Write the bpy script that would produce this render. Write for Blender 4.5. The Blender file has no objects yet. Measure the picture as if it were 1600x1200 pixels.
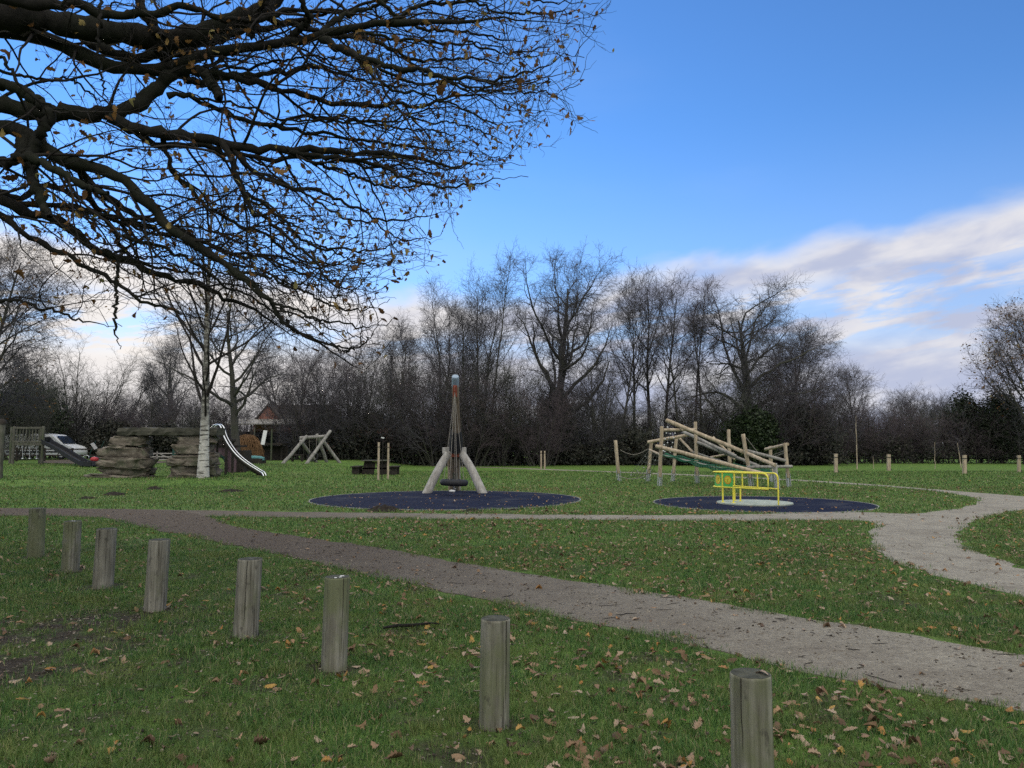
import bpy, math, random
import numpy as np
from mathutils import Vector, Matrix
from mathutils.geometry import tessellate_polygon

S = bpy.context.scene
COL = S.collection
R = math.radians

# ------------------------------------------------------------------ camera, world, sun, exposure
F = 1202.0                       # focal length in photo pixels (1600 wide)
EYE = 1.56
TH = math.atan(95.0 / F)         # camera pitched up, horizon at row 695
cd = bpy.data.cameras.new('camera')
cd.sensor_width = 36.0
cd.lens = F / 1600.0 * 36.0
cd.clip_start = 0.05
cd.clip_end = 3000
cam = bpy.data.objects.new('camera', cd)
COL.objects.link(cam)
cam.location = (0, 0, EYE)
cam.rotation_euler = (math.pi / 2 + TH, 0, 0)
S.camera = cam

S.view_settings.view_transform = 'Standard'
S.view_settings.look = 'None'
S.view_settings.exposure = 0.82
S.view_settings.gamma = 1.0
S.cycles.use_denoising = False
S.cycles.max_bounces = 6
S.cycles.diffuse_bounces = 2
S.cycles.glossy_bounces = 2
S.cycles.transparent_max_bounces = 8
S.cycles.use_adaptive_sampling = True
S.cycles.adaptive_threshold = 0.01

SUN_AZ, SUN_EL = -34.0, 11.0     # degrees, azimuth from the view axis (+Y) towards +X


def make_world():
    w = bpy.data.worlds.new('World')
    S.world = w
    w.use_nodes = True
    nt = w.node_tree
    N, L = nt.nodes, nt.links
    N.clear()
    out = N.new('ShaderNodeOutputWorld')
    bg = N.new('ShaderNodeBackground')
    bg.inputs['Strength'].default_value = 0.15
    L.new(bg.outputs[0], out.inputs[0])
    sky = N.new('ShaderNodeTexSky')
    sky.sky_type = 'NISHITA'
    sky.sun_disc = False
    sky.sun_elevation = R(SUN_EL)
    sky.sun_rotation = R(SUN_AZ)
    sky.air_density = 1.0
    sky.dust_density = 0.0
    sky.ozone_density = 6.0

    def m(op, a=None, b=None, c=None, clamp=False):
        n = N.new('ShaderNodeMath')
        n.operation = op
        n.use_clamp = clamp
        for i, v in enumerate((a, b, c)):
            if v is None:
                continue
            if isinstance(v, (int, float)):
                n.inputs[i].default_value = v
            else:
                L.new(v, n.inputs[i])
        return n.outputs[0]

    def smooth(v, a, b):
        n = N.new('ShaderNodeMapRange')
        n.interpolation_type = 'SMOOTHSTEP'
        L.new(v, n.inputs[0])
        n.inputs[1].default_value = a
        n.inputs[2].default_value = b
        return n.outputs[0]

    def mix(f, a, b, mode='MIX'):
        n = N.new('ShaderNodeMix')
        n.data_type = 'RGBA'
        n.blend_type = mode
        if isinstance(f, (int, float)):
            n.inputs[0].default_value = f
        else:
            L.new(f, n.inputs[0])
        for i, v in ((6, a), (7, b)):
            if isinstance(v, tuple):
                n.inputs[i].default_value = (*v, 1)
            else:
                L.new(v, n.inputs[i])
        return n.outputs[2]

    tc = N.new('ShaderNodeTexCoord')
    sep = N.new('ShaderNodeSeparateXYZ')
    L.new(tc.outputs['Generated'], sep.inputs[0])
    X, Y, Z = sep.outputs
    el = m('MULTIPLY', m('ARCSINE', Z), 57.29578)
    az = m('MULTIPLY', m('ARCTAN2', X, Y), 57.29578)

    def noise(vec, scale, detail=6, rough=0.55, dist=0.0):
        n = N.new('ShaderNodeTexNoise')
        n.inputs['Scale'].default_value = scale
        n.inputs['Detail'].default_value = detail
        n.inputs['Roughness'].default_value = rough
        n.inputs['Distortion'].default_value = dist
        L.new(vec, n.inputs['Vector'])
        return n.outputs['Fac']

    def vec(x, y, z=0.0):
        c = N.new('ShaderNodeCombineXYZ')
        for i, v in enumerate((x, y, z)):
            if isinstance(v, (int, float)):
                c.inputs[i].default_value = v
            else:
                L.new(v, c.inputs[i])
        return c.outputs[0]
    # cloud layer: bands tilted a little in azimuth/elevation, denser towards the horizon
    tilt = m('SUBTRACT', el, m('MULTIPLY', az, 0.13))
    cv = vec(m('MULTIPLY', az, 0.075), m('MULTIPLY', tilt, 0.16), 3.7)
    n1 = noise(cv, 1.5, 4, 0.5, 0.2)
    n2 = noise(vec(m('MULTIPLY', az, 0.05), m('MULTIPLY', tilt, 0.22), 11.3), 3.0, 6, 0.6, 0.2)
    # upper edge of the cloud: about 9 degrees straight ahead, rising to both sides
    right = m('MAXIMUM', m('SUBTRACT', az, 4.0), 0.0)
    left = m('MAXIMUM', m('SUBTRACT', -8.0, az), 0.0)
    edge = m('ADD', m('ADD', 11.3, m('ADD', m('MULTIPLY', m('MINIMUM', right, 40.0), 0.09), m('MULTIPLY', smooth(az, 2.0, 9.0), 1.7))),
             m('MULTIPLY', m('MINIMUM', left, 30.0), 0.10))
    below = m('SUBTRACT', edge, el)
    mask0 = smooth(m('ADD', below, m('MULTIPLY', m('SUBTRACT', n1, 0.5), 5.0)), -0.3, 1.9)
    holes = m('MAXIMUM', m('MAXIMUM', smooth(n2, 0.42, 0.58), smooth(below, 4.8, 2.4)), smooth(el, 8.5, 5.5))
    mask = m('MULTIPLY', mask0, m('ADD', 0.30, m('MULTIPLY', holes, 0.70)))
    # thin veil high up
    veil = m('MULTIPLY', smooth(noise(vec(m('MULTIPLY', az, 0.03), m('MULTIPLY', el, 0.09), 1.0), 1.3, 4, 0.5), 0.5, 0.8), 0.12)
    veil = m('MULTIPLY', veil, smooth(el, 40.0, 12.0))
    # how bright a piece of cloud is: lit edges white, thick underside lavender grey
    n3 = noise(vec(m('MULTIPLY', az, 0.10), m('MULTIPLY', tilt, 0.26), 7.1), 1.8, 5, 0.5, 0.2)
    lit = smooth(m('ADD', n3, m('MULTIPLY', smooth(below, 4.0, 0.0), 0.10)), 0.38, 0.68)
    dsun = m('SQRT', m('ADD', m('POWER', m('MULTIPLY', m('SUBTRACT', az, SUN_AZ + 6), 0.55), 2.0),
                      m('POWER', m('SUBTRACT', el, 9.0), 2.0)))
    glow = smooth(dsun, 21.0, 2.0)
    ccol = mix(lit, (1.92, 2.10, 2.76), (3.0, 2.98, 3.15))
    ccol = mix(m('MULTIPLY', glow, 0.8), ccol, (3.85, 3.6, 3.35))
    tint = mix(1.0, sky.outputs[0], (1.06, 0.97, 1.0), 'MULTIPLY')
    tint = mix(m('MULTIPLY', smooth(el, 24.0, 3.0), 0.36), tint, (2.15, 2.45, 3.4))
    L.new(tint, bg.inputs[0])
    c = mix(veil, tint, (2.2, 2.7, 3.5))
    c = mix(mask, c, ccol)
    # added fill: unseen bright cloud overhead and behind the viewer, brightens the ground
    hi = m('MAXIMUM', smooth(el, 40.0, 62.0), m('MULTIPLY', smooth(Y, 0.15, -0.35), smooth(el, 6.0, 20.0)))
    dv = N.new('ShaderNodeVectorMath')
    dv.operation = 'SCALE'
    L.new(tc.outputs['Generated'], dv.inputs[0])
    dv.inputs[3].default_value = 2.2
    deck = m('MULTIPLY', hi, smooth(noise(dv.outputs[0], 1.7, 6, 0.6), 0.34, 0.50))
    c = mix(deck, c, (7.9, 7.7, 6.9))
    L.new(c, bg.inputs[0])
    return sky, tint


SKY, SKYTINT = make_world()
_sd = Vector((math.sin(R(SUN_AZ)) * math.cos(R(SUN_EL)), math.cos(R(SUN_AZ)) * math.cos(R(SUN_EL)), math.sin(R(SUN_EL))))
sl = bpy.data.lights.new('sun', 'SUN')
sl.energy = 0.6
sl.angle = R(12)
sl.color = (1.0, 0.9, 0.76)
so = bpy.data.objects.new('sun', sl)
COL.objects.link(so)
so.location = _sd * 200
so.rotation_euler = _sd.to_track_quat('Z', 'Y').to_euler()


# ------------------------------------------------------------------ geometry of the view and the ground
def ray(px, py):
    u, v = (px - 800) / F, (600 - py) / F
    c, s = math.cos(TH), math.sin(TH)
    return Vector((u, c - v * s, s + v * c))


def P(px, py, d):
    """world point seen at a photo pixel, d metres ahead"""
    r = ray(px, py)
    return r * (d / r.y) + Vector((0, 0, EYE))


def G(px, py, z=0.0):
    """world point where the line of sight through a photo pixel meets height z"""
    r = ray(px, py)
    return r * ((z - EYE) / r.z) + Vector((0, 0, EYE))


def ss(t):
    t = np.clip(t, 0, 1)
    return t * t * (3 - 2 * t)


def hgt(x, y):
    x = np.asarray(x, float)
    y = np.asarray(y, float)
    h = 0.42 * ss((y - 34) / 12.0) * ss((-x - 7) / 5.0)
    h = h + 0.16 * ss((y - 29.5) / 1.2) * (1 - ss((y - 33) / 5)) * ss((-x - 8) / 4.0)
    return h


def D(px, d, dz=0.0):
    """ground point under photo column px at distance d"""
    x = (px - 800) / F * d * math.cos(TH) ** -1 * (1 - 0.0)
    x = P(px, 695, d).x
    return Vector((x, d, float(hgt(x, d)) + dz))


def m_(px, d):
    return px * d / F


# value noise in the plane, for masks
_rng0 = np.random.default_rng(5)
_LAT = _rng0.random((256, 256))


def vnoise(x, y, f):
    x = np.asarray(x, float) * f
    y = np.asarray(y, float) * f
    i, j = np.floor(x).astype(int), np.floor(y).astype(int)
    u, v = x - i, y - j
    u = u * u * (3 - 2 * u)
    v = v * v * (3 - 2 * v)
    a = _LAT[i % 256, j % 256]
    b = _LAT[(i + 1) % 256, j % 256]
    c = _LAT[i % 256, (j + 1) % 256]
    e = _LAT[(i + 1) % 256, (j + 1) % 256]
    return (a * (1 - u) + b * u) * (1 - v) + (c * (1 - u) + e * u) * v


def fbm(x, y, f, o=4):
    s, a, t = 0, 1.0, 0
    for k in range(o):
        s = s + a * vnoise(x + 17.3 * k, y - 9.1 * k, f)
        t += a
        a *= 0.55
        f *= 2.03
    return s / t


# ------------------------------------------------------------------ object helpers
def setp(o, label=None, cat=None, group=None, kind=None):
    if label:
        o['label'] = label
    if cat:
        o['category'] = cat
    if group:
        o['group'] = group
    if kind:
        o['kind'] = kind
    return o


def thing(name, label, cat, loc=(0, 0, 0), rz=0.0, group=None):
    o = bpy.data.objects.new(name, None)
    o.empty_display_size = 0.2
    COL.objects.link(o)
    o.location = loc
    o.rotation_euler = (0, 0, rz)
    return setp(o, label, cat, group)


def link(name, me, parent=None, loc=None):
    o = bpy.data.objects.new(name, me)
    COL.objects.link(o)
    if parent:
        o.parent = parent
    if loc is not None:
        o.location = loc
    return o


def dup(root, loc, rz, label=None, scale=1.0):
    r = root.copy()
    COL.objects.link(r)
    r.location = loc
    r.rotation_euler = (0, 0, rz)
    s = scale if isinstance(scale, tuple) else (scale,) * 3
    r.scale = s
    if label:
        r['label'] = label
    for ch in list(root.children):
        c = ch.copy()
        COL.objects.link(c)
        c.parent = r
        for g in ch.children:
            e = g.copy()
            COL.objects.link(e)
            e.parent = c
    return r


def mesh_np(name, V, Q=None, T=None, mat=None, smooth=True):
    me = bpy.data.meshes.new(name)
    V = np.ascontiguousarray(V, np.float32)
    nq = 0 if Q is None else len(Q)
    nt = 0 if T is None else len(T)
    parts = []
    if nq:
        parts.append(np.asarray(Q, np.int32).ravel())
    if nt:
        parts.append(np.asarray(T, np.int32).ravel())
    loops = np.concatenate(parts)
    me.vertices.add(len(V))
    me.vertices.foreach_set('co', V.ravel())
    me.loops.add(len(loops))
    me.loops.foreach_set('vertex_index', loops)
    me.polygons.add(nq + nt)
    st = np.concatenate([np.arange(nq) * 4, nq * 4 + np.arange(nt) * 3]).astype(np.int32)
    me.polygons.foreach_set('loop_start', st)
    me.polygons.foreach_set('use_smooth', np.full(nq + nt, smooth))
    me.update(calc_edges=True)
    if mat:
        me.materials.append(mat)
    return me


def tubes(Pp, Rr, k):
    """batch of tubes: Pp (N,n,3), Rr (N,n) -> verts, quads"""
    N, n, _ = Pp.shape
    T = np.empty_like(Pp)
    T[:, 1:-1] = Pp[:, 2:] - Pp[:, :-2]
    T[:, 0] = Pp[:, 1] - Pp[:, 0]
    T[:, -1] = Pp[:, -1] - Pp[:, -2]
    T /= np.linalg.norm(T, axis=2, keepdims=True) + 1e-9
    mean = np.abs(Pp[:, -1] - Pp[:, 0])
    ref = np.zeros((N, 1, 3))
    ref[np.arange(N), 0, np.argmin(mean, axis=1)] = 1
    U = np.cross(T, np.broadcast_to(ref, T.shape))
    U /= np.linalg.norm(U, axis=2, keepdims=True) + 1e-9
    W = np.cross(T, U)
    a = np.arange(k) * 2 * np.pi / k
    V = (Pp[:, :, None, :] + Rr[:, :, None, None] *
         (np.cos(a)[None, None, :, None] * U[:, :, None, :] + np.sin(a)[None, None, :, None] * W[:, :, None, :]))
    b = (np.arange(N) * n * k)[:, None, None] + (np.arange(n - 1) * k)[None, :, None]
    i = np.arange(k)[None, None, :]
    j = (np.arange(k) + 1)[None, None, :] % k
    Q = np.stack([b + i, b + j, b + k + j, b + k + i], axis=-1).reshape(-1, 4)
    return V.reshape(-1, 3), Q


class MB:
    def __init__(s):
        s.V, s.Q, s.T, s.n = [], [], [], 0

    def add(s, V, Q=None, T=None):
        V = np.asarray(V, float).reshape(-1, 3)
        if Q is not None and len(Q):
            s.Q.append(np.asarray(Q, int) + s.n)
        if T is not None and len(T):
            s.T.append(np.asarray(T, int) + s.n)
        s.V.append(V)
        s.n += len(V)
        return s

    def tube(s, pts, rad, k=10, cap=True):
        pts = np.array([tuple(p) for p in pts], float)
        rad = np.broadcast_to(np.asarray(rad, float), (len(pts),))
        V, Q = tubes(pts[None], rad[None], k)
        s.add(V, Q)
        if cap:
            n = len(pts)
            for row, flip in ((0, True), (n - 1, False)):
                ring = V[row * k:(row + 1) * k]
                c = ring.mean(0)
                VV = np.vstack([ring, c])
                t = [(i, (i + 1) % k, k) for i in range(k)]
                if flip:
                    t = [(b, a, c_) for a, b, c_ in t]
                s.add(VV, T=t)
        return s

    def log(s, p0, p1, r0, r1=None, k=12, rnd=None, n=7):
        """round timber with slightly chamfered ends"""
        p0, p1 = np.array(p0, float), np.array(p1, float)
        r1 = r0 if r1 is None else r1
        L = np.linalg.norm(p1 - p0)
        e = min(0.02, L * 0.1) / L
        ts = np.concatenate([[0, e], np.linspace(0, 1, n)[1:-1], [1 - e, 1]])
        rr = r0 + (r1 - r0) * ts
        rr[0] *= 0.9
        rr[-1] *= 0.9
        pts = p0 + (p1 - p0) * ts[:, None]
        if rnd is not None:
            pts[2:-2] += rnd.normal(0, r0 * 0.06, (len(pts) - 4, 3))
            rr = rr * (1 + rnd.normal(0, 0.02, len(rr)))
        return s.tube(pts, rr, k)

    def box(s, c, size, M=None, bev=0.0):
        x, y, z = np.array(size) / 2.0
        if bev <= 0:
            V = np.array([(-x, -y, -z), (x, -y, -z), (x, y, -z), (-x, y, -z), (-x, -y, z), (x, -y, z), (x, y, z), (-x, y, z)])
            Q = [(0, 3, 2, 1), (4, 5, 6, 7), (0, 1, 5, 4), (1, 2, 6, 5), (2, 3, 7, 6), (3, 0, 4, 7)]
            T = None
        else:
            b = bev
            V, Q, T = [], [], []
            idx = {}
            for sx in (-1, 1):
                for sy in (-1, 1):
                    for sz in (-1, 1):
                        for ax in range(3):
                            p = [sx * (x - b), sy * (y - b), sz * (z - b)]
                            p[ax] = (sx * x, sy * y, sz * z)[ax]
                            idx[sx, sy, sz, ax] = len(V)
                            V.append(p)
            g = lambda *a: idx[a]
            for q in (1, -1):
                Q.append((g(q, -1, -1, 0), g(q, 1, -1, 0), g(q, 1, 1, 0), g(q, -1, 1, 0)))
                Q.append((g(-1, q, -1, 1), g(-1, q, 1, 1), g(1, q, 1, 1), g(1, q, -1, 1)))
                Q.append((g(-1, -1, q, 2), g(1, -1, q, 2), g(1, 1, q, 2), g(-1, 1, q, 2)))
                for q2 in (1, -1):
                    Q.append((g(q, q2, -1, 0), g(q, q2, 1, 0), g(q, q2, 1, 1), g(q, q2, -1, 1)))
                    Q.append((g(q, -1, q2, 0), g(q, 1, q2, 0), g(q, 1, q2, 2), g(q, -1, q2, 2)))
                    Q.append((g(-1, q, q2, 1), g(1, q, q2, 1), g(1, q, q2, 2), g(-1, q, q2, 2)))
            for sx in (-1, 1):
                for sy in (-1, 1):
                    for sz in (-1, 1):
                        T.append((g(sx, sy, sz, 0), g(sx, sy, sz, 1), g(sx, sy, sz, 2)))
            V = np.array(V)
        if M is not None:
            V = V @ np.array(M.to_3x3()).T
        return s.add(V + np.array(c), Q, T)

    def bar(s, p0, p1, w, h, bev=0.0):
        """rectangular bar between two points, w across, h upright"""
        p0, p1 = Vector(p0), Vector(p1)
        d = (p1 - p0)
        L = d.length
        x = d.normalized()
        up = Vector((0, 0, 1)) if abs(x.z) < 0.95 else Vector((0, 1, 0))
        y = up.cross(x).normalized()
        z = x.cross(y)
        M = Matrix((x, y, z)).transposed()
        return s.box((p0 + p1) / 2, (L, w, h), M, bev)

    def prism(s, poly, a, b):
        """poly: list of 3-vectors (planar), extruded from offset a to offset b (vectors)"""
        poly = [Vector(p) for p in poly]
        n = len(poly)
        tri = tessellate_polygon([poly])
        V = [p + Vector(a) for p in poly] + [p + Vector(b) for p in poly]
        T = [t for t in tri] + [(t[2] + n, t[1] + n, t[0] + n) for t in tri]
        Q = [(i, (i + 1) % n, n + (i + 1) % n, n + i) for i in range(n)]
        return s.add([tuple(v) for v in V], Q, T)

    def torus(s, c, R0, r, axis='z', k1=40, k2=14, M=None):
        a = np.arange(k1) * 2 * np.pi / k1
        b = np.arange(k2) * 2 * np.pi / k2
        A, B = np.meshgrid(a, b, indexing='ij')
        V = np.stack([(R0 + r * np.cos(B)) * np.cos(A), (R0 + r * np.cos(B)) * np.sin(A), r * np.sin(B)], -1).reshape(-1, 3)
        if M is not None:
            V = V @ np.array(M.to_3x3()).T
        i, j = np.meshgrid(np.arange(k1), np.arange(k2), indexing='ij')
        i2, j2 = (i + 1) % k1, (j + 1) % k2
        Q = np.stack([i * k2 + j, i2 * k2 + j, i2 * k2 + j2, i * k2 + j2], -1).reshape(-1, 4)
        return s.add(V + np.array(c), Q)

    def ball(s, c, size, k=20, rnd=None, amp=0.0, power=1.0, f=1.6):
        """superellipsoid; with rnd an uneven stone"""
        n1, n2 = k, max(6, k // 2)
        th = np.arange(n1) * 2 * np.pi / n1
        ph = np.linspace(-np.pi / 2, np.pi / 2, n2 + 1)
        pw = lambda v: np.sign(v) * np.abs(v) ** power
        A, B = np.meshgrid(th, ph, indexing='ij')
        V = np.stack([pw(np.cos(B)) * pw(np.cos(A)), pw(np.cos(B)) * pw(np.sin(A)), pw(np.sin(B))], -1)
        if rnd is not None:
            off = rnd.random(3) * 50
            for q, w in ((f, 1.0), (f * 2.3, 0.5), (f * 5, 0.22)):
                nz = vnoise(V[..., 0] * q + off[0] + V[..., 2] * q * 1.3, V[..., 1] * q + off[1] - V[..., 2] * q, 1.0) - 0.5
                V = V * (1 + amp * w * 2 * nz)[..., None]
        V = V * (np.array(size) / 2)
        i, j = np.meshgrid(np.arange(n1), np.arange(n2), indexing='ij')
        i2 = (i + 1) % n1
        w = n2 + 1
        Q = np.stack([i * w + j, i2 * w + j, i2 * w + j + 1, i * w + j + 1], -1).reshape(-1, 4)
        return s.add(V.reshape(-1, 3) + np.array(c), Q)

    def disc(s, c, r, h, k=64, edge=0.0):
        """flat round plate standing on z = c[2]"""
        a = np.arange(k) * 2 * np.pi / k
        ring = np.stack([np.cos(a), np.sin(a), np.zeros(k)], -1)
        rows = [ring * r, ring * r + (0, 0, h - edge), ring * (r - edge) + (0, 0, h)]
        V = np.vstack(rows + [[(0, 0, h)]]) + np.array(c)
        Q = [(q * k + i, q * k + (i + 1) % k, (q + 1) * k + (i + 1) % k, (q + 1) * k + i) for q in range(2) for i in range(k)]
        T = [(2 * k + i, 2 * k + (i + 1) % k, 3 * k) for i in range(k)]
        return s.add(V, Q, T)

    def mesh(s, name, mat=None, smooth=False):
        return mesh_np(name, np.vstack(s.V), np.vstack(s.Q) if s.Q else None, np.vstack(s.T) if s.T else None, mat, smooth)

    def build(s, name, mat, parent=None, smooth=False, loc=None):
        return link(name, s.mesh(name, mat, smooth), parent, loc)


# ------------------------------------------------------------------ materials
class NT:
    def __init__(s, name):
        s.m = bpy.data.materials.new(name)
        s.m.use_nodes = True
        s.nt = s.m.node_tree
        s.N, s.L = s.nt.nodes, s.nt.links
        s.b = s.N['Principled BSDF']
        s.out = s.N['Material Output']

    def math(s, op, a, b=None, clamp=False):
        n = s.N.new('ShaderNodeMath')
        n.operation = op
        n.use_clamp = clamp
        for i, v in enumerate((a, b)):
            if v is None:
                continue
            if isinstance(v, (int, float)):
                n.inputs[i].default_value = v
            else:
                s.L.new(v, n.inputs[i])
        return n.outputs[0]

    def coord(s, scale=(1, 1, 1), kind='Object', rand=False):
        tc = s.N.new('ShaderNodeTexCoord')
        mp = s.N.new('ShaderNodeMapping')
        mp.inputs['Scale'].default_value = scale
        s.L.new(tc.outputs[kind], mp.inputs['Vector'])
        if rand:
            oi = s.N.new('ShaderNodeObjectInfo')
            mu = s.math('MULTIPLY', oi.outputs['Random'], 40.0)
            cb = s.N.new('ShaderNodeCombineXYZ')
            for i in range(3):
                s.L.new(mu, cb.inputs[i])
            s.L.new(cb.outputs[0], mp.inputs['Location'])
        return mp.outputs[0]

    def noise(s, vec, scale, detail=5, rough=0.6, dist=0.0):
        n = s.N.new('ShaderNodeTexNoise')
        n.inputs['Scale'].default_value = scale
        n.inputs['Detail'].default_value = detail
        n.inputs['Roughness'].default_value = rough
        n.inputs['Distortion'].default_value = dist
        s.L.new(vec, n.inputs['Vector'])
        return n.outputs['Fac']

    def voro(s, vec, scale, feature='F1', out='Distance'):
        n = s.N.new('ShaderNodeTexVoronoi')
        n.feature = feature
        n.inputs['Scale'].default_value = scale
        s.L.new(vec, n.inputs['Vector'])
        return n.outputs[out]

    def ramp(s, fac, stops):
        n = s.N.new('ShaderNodeValToRGB')
        e = n.color_ramp.elements
        while len(e) < len(stops):
            e.new(0.5)
        for q, (p, c) in zip(e, stops):
            q.position = p
            q.color = (*c, 1)
        s.L.new(fac, n.inputs[0])
        return n.outputs[0]

    def step(s, fac, a, b):
        n = s.N.new('ShaderNodeMapRange')
        n.interpolation_type = 'SMOOTHSTEP'
        s.L.new(fac, n.inputs[0])
        n.inputs[1].default_value = a
        n.inputs[2].default_value = b
        return n.outputs[0]

    def mix(s, f, a, b, mode='MIX'):
        n = s.N.new('ShaderNodeMix')
        n.data_type = 'RGBA'
        n.blend_type = mode
        if isinstance(f, (int, float)):
            n.inputs[0].default_value = f
        else:
            s.L.new(f, n.inputs[0])
        for i, v in ((6, a), (7, b)):
            if isinstance(v, tuple):
                n.inputs[i].default_value = (*v, 1)
            else:
                s.L.new(v, n.inputs[i])
        return n.outputs[2]

    def bump(s, h, strength=0.3, dist=0.02):
        n = s.N.new('ShaderNodeBump')
        n.inputs['Strength'].default_value = strength
        n.inputs['Distance'].default_value = dist
        s.L.new(h, n.inputs['Height'])
        s.L.new(n.outputs[0], s.b.inputs['Normal'])

    def done(s, col, rough=0.8, metal=0.0, spec=0.3):
        if isinstance(col, tuple):
            s.b.inputs['Base Color'].default_value = (*col, 1)
        else:
            s.L.new(col, s.b.inputs['Base Color'])
        if isinstance(rough, (int, float)):
            s.b.inputs['Roughness'].default_value = rough
        else:
            s.L.new(rough, s.b.inputs['Roughness'])
        s.b.inputs['Metallic'].default_value = metal
        s.b.inputs['Specular IOR Level'].default_value = spec
        return s.m


def simple(name, c1, c2, scale=4.0, rough=0.75, bump=0.2, stretch=(1, 1, 1), metal=0.0, spec=0.3, rand=False, bd=0.02, detail=5):
    t = NT(name)
    v = t.coord(stretch, rand=rand)
    n = t.noise(v, scale, detail)
    c = t.ramp(n, [(0.3, c1), (0.7, c2)])
    if bump:
        t.bump(n, bump, bd)
    return t.done(c, rough, metal, spec)


def timber(name, dark, mid, light, algae=None, rand=True, grain=(26, 26, 1.6)):
    """weathered round timber, grain along local z"""
    t = NT(name)
    v = t.coord(grain, rand=rand)
    n = t.noise(v, 1.3, 7, 0.68)
    c = t.ramp(n, [(0.30, dark), (0.5, mid), (0.72, light)])
    v2 = t.coord((1, 1, 0.6), rand=rand)
    n2 = t.noise(v2, 5.0, 4, 0.6)
    c = t.mix(t.math('MULTIPLY', t.step(n2, 0.35, 0.75), 0.5), c, dark)
    if algae:
        n3 = t.noise(v2, 3.2, 5, 0.65)
        oi = t.N.new('ShaderNodeObjectInfo')
        sh = t.math('MULTIPLY', t.math('SUBTRACT', oi.outputs['Random'], 0.5), 0.28)
        c = t.mix(t.math('MULTIPLY', t.step(t.math('ADD', n3, sh), 0.42, 0.66), 0.8), c, algae)
        n4 = t.noise(t.coord((2, 2, 1), rand=True), 9.0, 4, 0.6)
        c = t.mix(t.math('MULTIPLY', t.step(n4, 0.60, 0.70), 0.6), c, (0.045, 0.04, 0.033))
        n5 = t.noise(t.coord((70, 70, 1.4), rand=True), 1.0, 3, 0.6)
        c = t.mix(t.math('MULTIPLY', t.step(n5, 0.61, 0.68), 0.75), c, (0.028, 0.024, 0.019))
    t.bump(n, 0.5, 0.01)
    return t.done(c, 0.85, 0, 0.2)


def bark(name, dark, light, scale=6, moss=None):
    t = NT(name)
    v = t.coord((1, 1, 0.35))
    n = t.noise(v, scale, 6, 0.65)
    c = t.ramp(n, [(0.3, dark), (0.75, light)])
    if moss:
        n2 = t.noise(t.coord(), 1.1, 4, 0.6)
        c = t.mix(t.math('MULTIPLY', t.step(n2, 0.42, 0.65), 0.6), c, moss)
    t.bump(n, 0.6, 0.03)
    return t.done(c, 0.9, 0, 0.15)


def rnd_val(t):
    g = t.N.new('ShaderNodeNewGeometry')
    o = t.N.new('ShaderNodeObjectInfo')
    s_ = t.math('ADD', g.outputs['Random Per Island'], o.outputs['Random'])
    return t.math('FRACT', s_)


def leafmat(name, stops, trans=0.3, rough=0.7):
    t = NT(name)
    v = rnd_val(t)
    c = t.ramp(v, stops)
    n = t.noise(t.coord(), 40, 3)
    c = t.mix(0.25, c, t.ramp(n, [(0.3, (0.04, 0.03, 0.02)), (0.7, (0.4, 0.32, 0.2))]), 'OVERLAY')
    t.done(c, rough, 0, 0.25)
    if trans:
        tr = t.N.new('ShaderNodeBsdfTranslucent')
        t.L.new(c, tr.inputs[0])
        ms = t.N.new('ShaderNodeMixShader')
        ms.inputs[0].default_value = trans
        t.L.new(t.b.outputs[0], ms.inputs[1])
        t.L.new(tr.outputs[0], ms.inputs[2])
        t.L.new(ms.outputs[0], t.out.inputs[0])
    return t.m


M = {}


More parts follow.
